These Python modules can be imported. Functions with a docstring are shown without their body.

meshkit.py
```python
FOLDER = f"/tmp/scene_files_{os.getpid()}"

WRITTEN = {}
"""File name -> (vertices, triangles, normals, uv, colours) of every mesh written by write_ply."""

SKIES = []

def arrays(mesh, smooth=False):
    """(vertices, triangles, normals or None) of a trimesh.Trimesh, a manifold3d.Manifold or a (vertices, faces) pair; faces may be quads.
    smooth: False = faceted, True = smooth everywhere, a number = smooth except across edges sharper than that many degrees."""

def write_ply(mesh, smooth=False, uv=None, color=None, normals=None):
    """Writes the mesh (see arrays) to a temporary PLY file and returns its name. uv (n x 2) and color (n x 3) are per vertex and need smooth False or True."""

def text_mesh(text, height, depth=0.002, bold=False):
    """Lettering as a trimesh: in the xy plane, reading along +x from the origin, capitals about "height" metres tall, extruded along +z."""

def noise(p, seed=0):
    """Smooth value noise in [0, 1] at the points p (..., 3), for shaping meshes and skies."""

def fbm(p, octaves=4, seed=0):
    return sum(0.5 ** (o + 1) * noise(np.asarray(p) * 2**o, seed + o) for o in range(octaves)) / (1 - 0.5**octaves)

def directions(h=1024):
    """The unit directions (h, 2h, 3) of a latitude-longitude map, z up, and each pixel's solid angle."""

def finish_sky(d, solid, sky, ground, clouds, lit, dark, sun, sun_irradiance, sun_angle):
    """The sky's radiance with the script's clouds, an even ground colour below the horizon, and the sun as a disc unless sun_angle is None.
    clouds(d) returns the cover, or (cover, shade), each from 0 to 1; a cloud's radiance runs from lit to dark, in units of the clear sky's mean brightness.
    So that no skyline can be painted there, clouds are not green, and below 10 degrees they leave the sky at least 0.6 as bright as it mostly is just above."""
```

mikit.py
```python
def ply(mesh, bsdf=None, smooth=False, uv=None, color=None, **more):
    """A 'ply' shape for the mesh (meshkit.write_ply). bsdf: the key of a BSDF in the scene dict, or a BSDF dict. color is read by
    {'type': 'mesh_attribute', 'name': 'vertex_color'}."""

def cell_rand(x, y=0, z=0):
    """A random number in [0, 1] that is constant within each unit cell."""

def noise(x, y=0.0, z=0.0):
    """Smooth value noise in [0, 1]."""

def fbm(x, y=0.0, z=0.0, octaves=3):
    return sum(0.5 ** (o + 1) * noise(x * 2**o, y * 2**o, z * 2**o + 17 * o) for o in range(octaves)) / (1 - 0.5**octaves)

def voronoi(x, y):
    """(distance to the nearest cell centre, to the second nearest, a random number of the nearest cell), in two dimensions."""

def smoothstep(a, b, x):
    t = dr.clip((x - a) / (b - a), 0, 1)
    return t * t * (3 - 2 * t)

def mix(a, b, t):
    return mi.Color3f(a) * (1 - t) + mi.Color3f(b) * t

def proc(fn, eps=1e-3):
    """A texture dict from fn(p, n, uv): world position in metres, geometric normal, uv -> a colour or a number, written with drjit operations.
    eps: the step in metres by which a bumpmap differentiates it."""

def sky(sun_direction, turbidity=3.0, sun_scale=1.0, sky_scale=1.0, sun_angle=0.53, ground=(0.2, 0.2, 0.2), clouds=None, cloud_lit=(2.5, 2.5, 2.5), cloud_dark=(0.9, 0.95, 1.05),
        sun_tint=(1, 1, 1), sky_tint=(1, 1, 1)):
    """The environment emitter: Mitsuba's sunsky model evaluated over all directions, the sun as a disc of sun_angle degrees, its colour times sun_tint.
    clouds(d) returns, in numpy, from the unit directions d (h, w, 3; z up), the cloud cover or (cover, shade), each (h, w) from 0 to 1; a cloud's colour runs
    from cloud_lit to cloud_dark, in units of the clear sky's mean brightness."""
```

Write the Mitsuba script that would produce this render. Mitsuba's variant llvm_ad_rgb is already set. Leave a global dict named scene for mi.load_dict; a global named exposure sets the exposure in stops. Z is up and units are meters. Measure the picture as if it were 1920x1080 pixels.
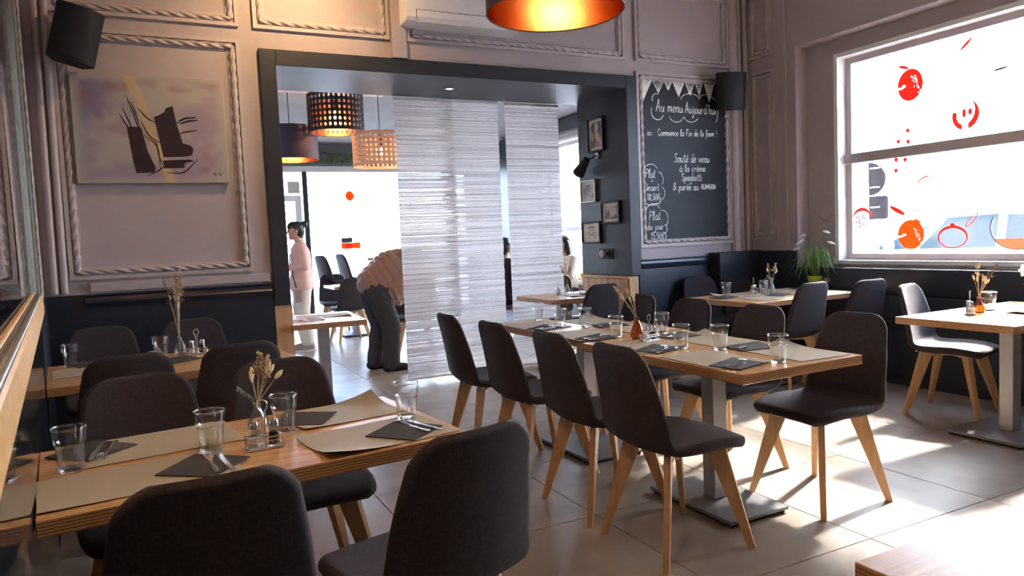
import math, random
import numpy as np
import trimesh
import drjit as dr
import mitsuba as mi
import manifold3d as m3
import shapely.geometry as sg
import mikit, meshkit
from mikit import proc, noise, fbm, smoothstep, mix, cell_rand

random.seed(7)
RNG = np.random.default_rng(7)
T = mi.ScalarTransform4f
PI = math.pi
scene, labels = {}, {}

# ------------------------------------------------------------------ camera, sky, exposure
CAM = (0.0, 0.0, 1.33)
FWD, UP = (0.443, 0.894, -0.069), (0.069, 0.042, 0.997)
scene['camera'] = {'type': 'perspective', 'fov': 70.80, 'fov_axis': 'x', 'near_clip': 0.02, 'far_clip': 300.0,
                   'to_world': T().look_at(origin=list(CAM), target=[CAM[i] + FWD[i] for i in range(3)], up=list(UP))}
SUN = (0.95, 0.28, 0.75)
scene['sky'] = mikit.sky(SUN, turbidity=4.0, sun_scale=2.1, sky_scale=6.5, sun_angle=4.0, ground=(0.45, 0.45, 0.45), sun_tint=(0.82, 0.95, 1.20), sky_tint=(0.98, 0.97, 1.0))
exposure = 3.6
LAMP = 0.24           # strength of all the warm lamps together

# ------------------------------------------------------------------ materials
def rgb(*c): return {'type': 'rgb', 'value': list(c)}
def mat(key, d, two=True):
    scene[key] = {'type': 'twosided', 'bsdf': d} if two else d
    return key
def pr(color, rough=0.6, **k):
    c = rgb(*color) if isinstance(color, tuple) else color
    return {'type': 'principled', 'base_color': c, 'roughness': rough, **k}
def bump(b, fn, scale, eps=1e-3): return {'type': 'bumpmap', 'arbitrary': proc(fn, eps), 'scale': scale, 'bsdf': b}

def wall_fn(p, n, uv):
    s = fbm(p.x * 1.3, p.y * 1.3, p.z * 1.3) * 0.10 + noise(p.x * 60, p.y * 60, p.z * 60) * 0.03
    return mi.Color3f(0.395, 0.345, 0.345) * (0.93 + s)
WALL = mat('m_wall', pr(proc(wall_fn), 0.55, specular=0.35))
MOULD = mat('m_moulding', pr((0.43, 0.375, 0.37), 0.45))
NAVY = mat('m_navy', pr((0.016, 0.022, 0.032), 0.32, specular=0.5))
def lacq(p, n, uv): return mi.Color3f(0.010, 0.011, 0.014)
LACQ = mat('m_lacquer', pr((0.010, 0.011, 0.013), 0.035, specular=0.6))
PORTAL = mat('m_portal', pr((0.026, 0.030, 0.040), 0.42, specular=0.35))
def ceil_fn(p, n, uv):
    return mi.Color3f(0.16, 0.165, 0.175) * (0.75 + 0.5 * fbm(p.x * 2, p.y * 2, p.z * 2, 4))
CONC = mat('m_concrete', pr(proc(ceil_fn), 0.7))
WHITE = mat('m_white', pr((0.78, 0.77, 0.74), 0.45))
CEIL = mat('m_ceiling', pr((0.62, 0.58, 0.55), 0.8))
def tile_fn(p, n, uv):
    tx, ty = dr.floor((p.x - 1.80) / 0.83), dr.floor((p.y - 2.0) / 0.84)
    r = cell_rand(tx, ty, 3)
    a = fbm(p.x * 2.2 + r * 30, p.y * 2.2, 0.0, 4)
    b = fbm(p.x * 9 + r * 11, p.y * 9, 2.0, 3)
    c = smoothstep(0.45, 0.75, fbm(p.x * 1.1 + 5 + r * 7, p.y * 3.0 + 9, 0.0, 3))
    base = mix((0.25, 0.21, 0.17), (0.355, 0.315, 0.27), a)
    return mix(base, (0.215, 0.19, 0.17), c * 0.6) * (0.86 + 0.2 * b + 0.08 * r)
def tile_bump(p, n, uv): return fbm(p.x * 25, p.y * 25, 0.0, 3)
TILE = mat('m_tile', pr(proc(tile_fn), 0.34, specular=0.5))
GROUT = mat('m_grout', pr((0.13, 0.115, 0.10), 0.9))

def grain(a, b, c):
    w = fbm(a * 1.2, b * 9.0, c * 9.0, 3)
    line = noise(a * 3.0, b * 220.0 + w * 8, c * 220.0)
    ring = 0.5 + 0.5 * dr.sin((b * 36.0 + w * 9.0 + c * 20.0) * 2.2)
    return 0.55 * line + 0.45 * ring
def oak_col(g, k):
    return mix((0.47, 0.24, 0.088), (0.62, 0.365, 0.155), g) * k
def oak_top(swap):
    def fn(p, n, uv):
        a, b = (p.y, p.x) if swap else (p.x, p.y)
        top = oak_col(grain(a, b, 0.0), 0.93)
        zz = (p.z - 0.708) / 0.042
        lay = smoothstep(0.25, 0.45, dr.abs(zz * 5.5 - dr.floor(zz * 5.5) - 0.5) * 2.0 + 0.30 * (noise(a * 2.5, zz * 7, b * 2.5) - 0.5))
        edge = mix((0.20, 0.095, 0.045), (0.56, 0.30, 0.14), lay * (0.75 + 0.25 * noise(a * 7, b * 7, zz * 9)))
        return dr.select(dr.abs(n.z) > 0.5, top, edge)
    return fn
OAKX = mat('m_oak_x', pr(proc(oak_top(False)), 0.30, specular=0.5))
OAKY = mat('m_oak_y', pr(proc(oak_top(True)), 0.30, specular=0.5))
def leg_fn(p, n, uv):
    return mix((0.50, 0.28, 0.12), (0.62, 0.38, 0.19), noise(p.x * 70, p.y * 70, p.z * 5))
LEGW = mat('m_leg_wood', pr(proc(leg_fn), 0.42))
def pan_fn(p, n, uv):
    return mix((0.50, 0.27, 0.115), (0.64, 0.385, 0.18), grain(p.z, p.x + p.y, 0.0))
PANW = mat('m_panel_oak', pr(proc(pan_fn), 0.45))
def fab(c0, c1):
    def fn(p, n, uv):
        t = noise(uv.x * 700, uv.y * 130) * 0.5 + noise(uv.x * 130, uv.y * 700) * 0.5
        return mix(c0, c1, t)
    return fn
FABRIC = mat('m_fabric', pr(proc(fab((0.026, 0.0215, 0.0235), (0.052, 0.043, 0.047))), 0.9, sheen=1.0, sheen_tint=0.3, specular=0.12))
STEEL = mat('m_steel', pr((0.42, 0.43, 0.45), 0.38, metallic=0.55))
PLATE = mat('m_plate', pr((0.23, 0.24, 0.26), 0.42, metallic=0.4))
RUBBER = mat('m_rubber', pr((0.015, 0.015, 0.016), 0.7))
CHROME = mat('m_chrome', {'type': 'roughconductor', 'material': 'none', 'alpha': 0.08, 'specular_reflectance': rgb(0.78, 0.77, 0.75)})
GLASS = mat('m_glass', {'type': 'dielectric', 'int_ior': 1.5, 'ext_ior': 1.0}, False)
GLASSF = mat('m_fluted_glass', {'type': 'dielectric', 'int_ior': 1.22, 'ext_ior': 1.0}, False)
AMBER = mat('m_amber_glass', {'type': 'dielectric', 'int_ior': 1.5, 'ext_ior': 1.0, 'specular_transmittance': rgb(0.84, 0.52, 0.24)}, False)
PANE = mat('m_pane', {'type': 'thindielectric', 'int_ior': 1.5, 'ext_ior': 1.0}, False)
MIRROR = mat('m_mirror', {'type': 'conductor', 'material': 'none', 'specular_reflectance': rgb(0.80, 0.80, 0.80)})
def mat_fn(p, n, uv):
    w = 0.5 + 0.5 * dr.sin(uv.x * 900) * dr.sin(uv.y * 700)
    return mi.Color3f(0.42, 0.355, 0.25) * (0.84 + 0.18 * w)
PAPER = mat('m_placemat', pr(proc(mat_fn), 0.6))
NAPKIN = mat('m_napkin', pr((0.038, 0.035, 0.032), 0.9, sheen=0.2))
SALT = mat('m_salt', pr((0.80, 0.78, 0.73), 0.8))
PEPPER = mat('m_pepper', pr((0.075, 0.035, 0.02), 0.8))
STRAW = mat('m_straw', pr((0.62, 0.48, 0.29), 0.8))
CREAM = mat('m_bunny_tail', pr((0.80, 0.70, 0.52), 0.9))
DRYBR = mat('m_dry_brown', pr((0.30, 0.19, 0.12), 0.9))
EUCAL = mat('m_eucalyptus', {'type': 'principledthin', 'base_color': rgb(0.20, 0.27, 0.24), 'roughness': 0.6, 'diff_trans': 0.5}, False)
LEAF = mat('m_leaf', {'type': 'principledthin', 'base_color': rgb(0.15, 0.24, 0.07), 'roughness': 0.4, 'diff_trans': 0.8}, False)
PETAL = mat('m_petal', {'type': 'principledthin', 'base_color': rgb(0.86, 0.85, 0.80), 'roughness': 0.6, 'diff_trans': 0.8}, False)
LIME = mat('m_lime_pot', pr((0.42, 0.52, 0.04), 0.35))
SOIL = mat('m_soil', pr((0.04, 0.028, 0.02), 0.95))
SHEER = mat('m_sheer', {'type': 'principledthin', 'base_color': rgb(0.74, 0.73, 0.75), 'roughness': 0.7, 'diff_trans': 0.9}, False)
SHEERG = mat('m_sheer_grey', {'type': 'principledthin', 'base_color': rgb(0.50, 0.49, 0.51), 'roughness': 0.7, 'diff_trans': 0.85}, False)
STILE = mat('m_stile', pr((0.085, 0.085, 0.075), 0.45, metallic=0.3))
CHALK = mat('m_chalk', pr((0.80, 0.80, 0.78), 0.9))
def board_fn(p, n, uv):
    return mi.Color3f(0.013, 0.0155, 0.020) * (0.7 + 0.9 * fbm(p.x * 3, p.z * 3, 0.0, 4))
BOARD = mat('m_board', pr(proc(board_fn), 0.5, specular=0.25))
BLACKP = mat('m_black_plastic', pr((0.011, 0.012, 0.015), 0.6, specular=0.3))
COPPER = mat('m_copper', {'type': 'roughconductor', 'material': 'none', 'alpha': 0.14, 'specular_reflectance': rgb(0.86, 0.42, 0.19)})
SHADE = mat('m_shade_dark', pr((0.030, 0.024, 0.024), 0.6))
SHADEV = mat('m_shade_violet', pr((0.055, 0.045, 0.075), 0.6))
SHADEC = mat('m_shade_cream', {'type': 'principledthin', 'base_color': rgb(0.80, 0.62, 0.48), 'roughness': 0.6, 'diff_trans': 0.7}, False)
GOLDW = mat('m_gilt_wood', pr(proc(lambda p, n, uv: mix((0.50, 0.27, 0.10), (0.62, 0.38, 0.17), fbm(p.x * 8, p.y * 25, p.z * 60))), 0.35, specular=0.6))
SILVER = mat('m_silvered', pr((0.33, 0.32, 0.31), 0.30, metallic=0.85))
DECR = mat('m_decal_red', {'type': 'principledthin', 'base_color': rgb(0.80, 0.07, 0.05), 'roughness': 0.6, 'diff_trans': 1.1}, False)
DECO = mat('m_decal_orange', {'type': 'principledthin', 'base_color': rgb(0.85, 0.15, 0.03), 'roughness': 0.6, 'diff_trans': 1.1}, False)
DECP = mat('m_decal_peach', {'type': 'principledthin', 'base_color': rgb(0.62, 0.33, 0.20), 'roughness': 0.6, 'diff_trans': 0.8}, False)
DECG = mat('m_decal_grey', pr((0.22, 0.20, 0.20), 0.7))
SKIN = mat('m_skin', pr((0.52, 0.30, 0.22), 0.55))
HAIR = mat('m_hair', pr((0.012, 0.010, 0.010), 0.45, sheen=0.3))
PINK = mat('m_pink_wool', pr((0.74, 0.45, 0.38), 0.9, sheen=0.5))
TROU = mat('m_cream_cloth', pr((0.70, 0.64, 0.52), 0.85))
PUFF = mat('m_puffer', pr((0.30, 0.165, 0.115), 0.4, sheen=0.3))
GREYT = mat('m_grey_trousers', pr((0.035, 0.034, 0.042), 0.8))
COAT = mat('m_pale_coat', pr((0.75, 0.66, 0.52), 0.9, sheen=0.5))
DARKC = mat('m_dark_cloth', pr((0.018, 0.018, 0.024), 0.8))
SHOEP = mat('m_shoe_pink', pr((0.42, 0.27, 0.24), 0.7))
CARW = mat('m_car_paint', pr((0.72, 0.73, 0.75), 0.25, clearcoat=0.6))
CARG = mat('m_car_glass', pr((0.05, 0.09, 0.10), 0.08, specular=0.7))
ROAD = mat('m_road', pr((0.42, 0.42, 0.42), 0.9))
def canvas_fn(p, n, uv):
    u, v = (p.x + 0.41) / 0.94, (p.z - 1.81) / 0.725
    a, b = fbm(u * 3.1 + 2, v * 3.4, 0.3, 4), fbm(u * 2.3 + 9, v * 2.6 + 4, 1.7, 4)
    c = mix((0.45, 0.41, 0.33), (0.35, 0.28, 0.30), smoothstep(0.36, 0.56, a))
    c = mix(c, (0.20, 0.19, 0.26), smoothstep(0.44, 0.62, b) * 0.8)
    c = mix(c, (0.30, 0.13, 0.12), smoothstep(0.50, 0.66, fbm(u * 3 + 4, v * 4 + 1, 5.0, 3)) * 0.6)
    e = dr.minimum(dr.minimum(u, 1 - u), dr.minimum(v, 1 - v))
    c = mix((0.45, 0.41, 0.33), c, smoothstep(0.0, 0.09, e))
    band = smoothstep(0.045, 0.02, dr.abs(u - (0.37 + (1 - v) * 0.24) + 0.02 * (noise(v * 9) - 0.5)))
    return mix(c, (0.60, 0.45, 0.18), band * 0.8) * mi.Color3f(0.80, 0.81, 0.92)
CANVAS = mat('m_canvas', pr(proc(canvas_fn), 0.6))
INK = mat('m_dark_paint', pr((0.018, 0.009, 0.014), 0.5))
MAROON = mat('m_maroon_paint', pr((0.10, 0.018, 0.018), 0.5))
def photo_fn(p, n, uv):
    a = fbm(p.y * 19 + 3, p.z * 17, 0.0, 4)
    return mix((0.05, 0.045, 0.045), (0.45, 0.36, 0.30), smoothstep(0.3, 0.7, a))
def photo_warm(p, n, uv):
    a = fbm(p.y * 16 + 8, p.z * 13, 0.0, 4)
    return mix(mix((0.07, 0.04, 0.03), (0.50, 0.22, 0.14), smoothstep(0.35, 0.6, a)), (0.55, 0.50, 0.42), smoothstep(0.56, 0.72, a))
PHOTO = mat('m_photo', pr(proc(photo_fn), 0.3))
PHOTOW = mat('m_photo_warm', pr(proc(photo_warm), 0.3))
PASSE = mat('m_passepartout', pr((0.62, 0.57, 0.47), 0.6))

# ------------------------------------------------------------------ mesh helpers
cat = trimesh.util.concatenate
def tm(v, f): return trimesh.Trimesh(np.asarray(v, float), np.asarray(f), process=False)
def box(x0, x1, y0, y1, z0, z1):
    b = trimesh.creation.box((abs(x1 - x0), abs(y1 - y0), abs(z1 - z0)))
    b.apply_translation(((x0 + x1) / 2, (y0 + y1) / 2, (z0 + z1) / 2))
    return b
def hull(pts):
    m = m3.Manifold.hull_points([tuple(map(float, p)) for p in pts]).to_mesh()
    return tm(m.vert_properties[:, :3], m.tri_verts)
def cbox(x0, x1, y0, y1, z0, z1, c=0.003):
    pts = []
    for x, sx in ((x0, 1), (x1, -1)):
        for y, sy in ((y0, 1), (y1, -1)):
            for z, sz in ((z0, 1), (z1, -1)):
                pts += [(x + sx * c, y + sy * c, z), (x + sx * c, y, z + sz * c), (x, y + sy * c, z + sz * c)]
    return hull(pts)
def tube(path, r, n=8, cap=True):
    p = np.asarray(path, float)
    r = np.broadcast_to(np.asarray(r, float), (len(p),))
    t = np.gradient(p, axis=0)
    t /= np.linalg.norm(t, axis=1, keepdims=True) + 1e-12
    u = np.cross(t[0], [0, 0, 1] if abs(t[0][2]) < 0.9 else [1, 0, 0])
    V = []
    for i in range(len(p)):
        u = u - t[i] * (u @ t[i]); u /= np.linalg.norm(u) + 1e-12
        w = np.cross(t[i], u)
        a = np.arange(n) * 2 * PI / n
        V.append(p[i] + r[i] * (np.cos(a)[:, None] * u + np.sin(a)[:, None] * w))
    V = np.vstack(V); F = []
    for i in range(len(p) - 1):
        for k in range(n):
            a, b = i * n + k, i * n + (k + 1) % n
            F += [(a, b, b + n), (a, b + n, a + n)]
    if cap:
        c0, c1 = len(V), len(V) + 1
        V = np.vstack([V, p[0], p[-1]])
        for k in range(n):
            F += [(c0, (k + 1) % n, k), (c1, (len(p) - 1) * n + k, (len(p) - 1) * n + (k + 1) % n)]
    return tm(V, F)
def lathe(prof, n=32, mod=None):
    """profile (r, z) turned about z; mod(theta, r, z) may scale r. A closed profile loop gives a closed wall."""
    prof = np.asarray(prof, float)
    a = np.arange(n) * 2 * PI / n
    V = []
    for r, z in prof:
        rr = r * (mod(a, r, z) if mod else 1.0)
        V.append(np.stack([rr * np.cos(a), rr * np.sin(a), np.full(n, z)], 1))
    V = np.vstack(V); F = []
    for i in range(len(prof) - 1):
        for k in range(n):
            p, q = i * n + k, i * n + (k + 1) % n
            if prof[i][0] > 1e-6: F.append((p, q, q + n))
            if prof[i + 1][0] > 1e-6: F.append((p, q + n, p + n))
    return tm(V, F)
def prism(poly, h, axis='z', at=0.0):
    g = sg.Polygon(poly) if not hasattr(poly, 'geom_type') else poly
    m = trimesh.creation.extrude_polygon(g, h, engine='earcut')
    v = m.vertices.copy(); f = m.faces
    if axis == 'x': v = np.stack([v[:, 2] + at, v[:, 0], v[:, 1]], 1)               # poly = (y, z)
    elif axis == 'y': v = np.stack([v[:, 0], v[:, 2] + at, v[:, 1]], 1); f = f[:, ::-1]   # poly = (x, z)
    else: v = v + [0, 0, at]
    return tm(v, f)
def ball(c, r, sub=2, s=(1, 1, 1)):
    b = trimesh.creation.icosphere(subdivisions=sub, radius=1.0)
    return tm(b.vertices * np.array(s) * r + np.array(c), b.faces)
def moved(m, loc=(0, 0, 0), rz=0.0):
    c, s = math.cos(rz), math.sin(rz)
    v = m.vertices @ np.array([[c, s, 0], [-s, c, 0], [0, 0, 1]]) + np.array(loc)
    return tm(v, m.faces)
def W(loc, rz=0.0): return T().translate(list(map(float, loc))).rotate([0, 0, 1], math.degrees(rz))
def cr(pts, n=6):
    """smooth curve through the points"""
    p = np.asarray(pts, float)
    if len(p) < 3: return p
    q = np.vstack([2 * p[0] - p[1], p, 2 * p[-1] - p[-2]]); out = []
    for i in range(1, len(q) - 2):
        for t in np.arange(n) / n:
            a, b, c, d = q[i - 1], q[i], q[i + 1], q[i + 2]
            out.append(0.5 * ((2 * b) + (c - a) * t + (2 * a - 5 * b + 4 * c - d) * t * t + (3 * b - a - 3 * c + d) * t ** 3))
    return np.array(out + [p[-1]])

# ------------------------------------------------------------------ scene entries
def uniq(k):
    if k not in used: used.add(k); return k
    i = 1
    while f'{k}_{i:03d}' in used: i += 1
    used.add(f'{k}_{i:03d}'); return f'{k}_{i:03d}'
used = set()
def thing(name, label, category, group=None):
    k = uniq(name)
    labels[k] = {'label': label, 'category': category}
    if group: labels[k]['group'] = group
    return k
def struct(name):
    k = uniq(name); labels[k] = {'kind': 'structure'}; return k
def put(parent, part, mesh, bsdf, smooth=35, tw=None, label=None, stuff=False, **kw):
    """one mesh, or a ready ply dict, as the thing itself (part None) or as a part of it"""
    k = parent if part is None else uniq(parent + '__' + part)
    d = mesh if isinstance(mesh, dict) else mikit.ply(mesh, bsdf, smooth, **kw)
    scene[k] = {**d, 'to_world': tw} if tw is not None else d
    if label or stuff:
        labels.setdefault(k, {})
        if label: labels[k]['label'] = label
        if stuff: labels[k]['kind'] = 'stuff'
    return k

# ------------------------------------------------------------------ the setting
YB, XR, XG = 5.6, 5.54, 5.69            # back wall, right wall, back of its window recess
FL = struct('floor')
put(FL, None, box(-2.2, 6.3, -2.7, 13.2, -0.12, -0.006), GROUT, False)
tile0 = mikit.ply(cbox(0.0018, 0.8282, 0.0018, 0.8382, -0.010, 0.0, 0.0015), TILE)
for j in range(-6, 14):
    for i in range(-4, 5):
        x, y = 1.80 + 0.83 * i, 2.0 + 0.84 * j
        if x > 5.6 or y > 13.0 or x + 0.83 < -0.3 - 0.1 * y and y < 5: continue
        put(FL, 'tile', tile0, None, tw=T().translate([x, y, 0.0]))

def lw(s, o, z):                         # a point by the left wall, which stands askew: along it, out from it, height
    return (-0.0888 - 0.1 * s + 0.995 * o, s + 0.0995 * o, z)
def lwbox(s0, s1, o0, o1, z0, z1): return hull([lw(s, o, z) for s in (s0, s1) for o in (o0, o1) for z in (z0, z1)])

def rope(p0, p1, r=0.023, pitch=0.26, lobes=3, n=12, step=0.011):
    p0, p1 = np.array(p0, float), np.array(p1, float)
    L = np.linalg.norm(p1 - p0); t = (p1 - p0) / L
    u = np.cross(t, [0, 0, 1] if abs(t[2]) < 0.9 else [0, 1, 0]); u /= np.linalg.norm(u); w = np.cross(t, u)
    m = max(2, int(L / step)); s = np.linspace(0, L, m + 1)[:, None]; a = (np.arange(n) * 2 * PI / n)[None]
    rr = r * (0.50 + 0.56 * np.abs(np.cos(lobes / 2 * (a - 2 * PI * s / pitch))))
    V = p0 + s[..., None] * t + (rr * np.cos(a))[..., None] * u + (rr * np.sin(a))[..., None] * w
    i, k = np.meshgrid(np.arange(m), np.arange(n), indexing='ij')
    A, B = i * n + k, i * n + (k + 1) % n
    F = np.concatenate([np.stack([A, B, B + n], -1).reshape(-1, 3), np.stack([A, B + n, A + n], -1).reshape(-1, 3)])
    return tm(V.reshape(-1, 3), F)
def frame_panel(holder, P, a0, a1, z0, z1, only=None):
    """a rectangle of moulding: P(a, out, z) gives the point; stepped band and twisted rope"""
    def strip(a0_, a1_, z0_, z1_, o): return hull([P(a, oo, z) for a in (a0_, a1_) for z in (z0_, z1_) for oo in (-0.002, o)])
    w, w2 = 0.026, 0.072
    band = [strip(a0, a1, z0, z0 + w, 0.026), strip(a0, a1, z1 - w, z1, 0.026), strip(a0, a0 + w, z0, z1, 0.026), strip(a1 - w, a1, z0, z1, 0.026),
            strip(a0 + w, a1 - w, z0 + w, z0 + w2 + 0.012, 0.008), strip(a0 + w, a1 - w, z1 - w2 - 0.012, z1 - w, 0.008),
            strip(a0 + w, a0 + w2 + 0.012, z0 + w, z1 - w, 0.008), strip(a1 - w2 - 0.012, a1 - w, z0 + w, z1 - w, 0.008)]
    put(holder, 'moulding_band', cat(band), MOULD, False)
    q = (w + w2) / 2 + 0.003
    c = [(a0 + q, z0 + q), (a1 - q, z0 + q), (a1 - q, z1 - q), (a0 + q, z1 - q)]
    put(holder, 'rope_moulding', cat([rope(P(c[i][0], 0.012, c[i][1]), P(c[(i + 1) % 4][0], 0.012, c[(i + 1) % 4][1])) for i in range(4)]), MOULD, 50)

# back wall
WB = struct('wall_back')
put(WB, None, cat([box(-1.4, 0.80, YB, 6.38, 0, 3.7), box(4.13, 6.1, YB, 6.38, 0, 3.7), box(0.80, 4.13, YB, 6.38, 2.78, 3.7)]), WALL, False)
PB = lambda a, o, z: (a, YB - o, z)
for a0, a1, z0, z1 in ((-0.50, 0.662, 1.172, 2.837), (-0.50, 0.666, 2.928, 3.63), (0.765, 1.786, 2.928, 3.63), (1.925, 4.030, 2.928, 3.63), (4.150, 5.290, 2.928, 3.63), (4.148, 5.305, 1.186, 2.834)):
    frame_panel(WB, PB, a0, a1, z0, z1)
put(WB, 'cable_chase', cbox(1.795, 1.915, 5.545, 5.601, 2.785, 3.7, 0.004), WALL)
put(WB, 'wainscot', cbox(-0.66, 0.79, 5.575, 5.601, 0, 1.075), NAVY)
put(WB, 'wainscot', cbox(4.12, 5.02, 5.575, 5.601, 0, 1.075), NAVY)
for x0, x1 in ((-0.42, 0.775), (4.14, 5.02)):
    put(WB, 'dado_rail', cat([prism([(5.575, 1.075), (5.575, 0.985), (5.566, 0.985), (5.558, 1.0), (5.552, 1.02), (5.562, 1.032), (5.566, 1.055), (5.553, 1.066), (5.553, 1.075)], x1 - x0, 'x', x0)]), NAVY, 20)
put(WB, 'pale_batten', cbox(-0.385, 0.767, 5.570, 5.601, 1.088, 1.150), WALL)
put(WB, 'corner_pipe', cat([tube([(-0.588, 5.575, 1.09), (-0.566, 5.575, 3.69)], 0.021, 12), tube([(-0.532, 5.575, 1.09), (-0.512, 5.575, 3.69)], 0.021, 12)]), MOULD)
put(WB, 'corner_pilaster', cat([tube([(5.345, 5.575, 1.09), (5.335, 5.575, 3.69)], 0.050, 16), tube([(5.435, 5.585, 1.09), (5.425, 5.585, 3.69)], 0.028, 12), tube([(5.505, 5.57, 1.09), (5.497, 5.57, 3.69)], 0.032, 12)]), MOULD)
put(WB, 'corner_plinth', cbox(4.99, 5.545, 5.44, 5.601, 0, 1.10, 0.006), NAVY)

# portal of the back wall
DO = struct('door_1')
labels[DO]['label'] = 'black boxed portal to the back dining room with oak lower panels'
put(DO, 'jamb', cbox(0.790, 0.906, 5.565, 6.43, 0.905, 2.784), PORTAL)
put(DO, 'jamb', cbox(4.023, 4.140, 5.565, 6.43, 0.925, 2.784), PORTAL)
put(DO, 'lintel', cbox(0.906, 4.023, 5.565, 6.43, 2.668, 2.784), PORTAL)
put(DO, 'oak_panel', cbox(0.772, 0.915, 5.580, 6.41, 0.0, 0.905), PANW)
put(DO, 'oak_panel', cbox(4.004, 4.112, 5.580, 6.41, 0.0, 0.922), PANW)
for k in range(7): put(DO, 'plank', cbox(3.994, 4.005, 5.60 + k * 0.113, 5.7095 + k * 0.113, 0.0, 0.895, 0.003), PANW)
put(DO, 'cap_moulding', cbox(3.984, 4.006, 5.58, 6.41, 0.895, 0.924, 0.004), PANW)

# right wall with its window recess
WR = struct('wall_right')
put(WR, None, cat([box(XR, 6.1, 4.97, 6.3, 0, 3.7), box(XR, 6.1, -2.6, 4.97, 3.01, 3.7), box(XG, 6.1, -2.6, 4.97, 0, 0.985), box(XG, 6.1, -2.6, 4.97, 2.85, 3.01),
                   box(XG, 6.1, 4.64, 4.97, 0.985, 2.85), box(XG, 6.1, -2.6, 1.6, 0.985, 2.85)]), WALL, False)
PR = lambda a, o, z: (XR - o, a, z)
frame_panel(WR, PR, 5.222, 5.535, 1.205, 2.873)
frame_panel(WR, PR, 5.235, 5.535, 3.008, 3.63)
put(WR, 'fillet', cbox(5.525, 5.545, 5.075, 5.10, 1.095, 3.69), MOULD)
put(WR, 'wainscot', cbox(5.515, 5.545, 4.975, 5.45, 0, 1.094), NAVY)
put(WR, 'bench_panel', cbox(5.40, 5.545, -2.59, 4.97, 0.0, 0.722, 0.006), NAVY)
put(WR, 'bench_panel', cbox(5.50, 5.70, -2.59, 4.965, 0.722, 0.937, 0.006), NAVY)
put(WR, 'skirting', cbox(5.388, 5.402, -2.59, 4.97, 0.0, 0.06), NAVY)
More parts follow.
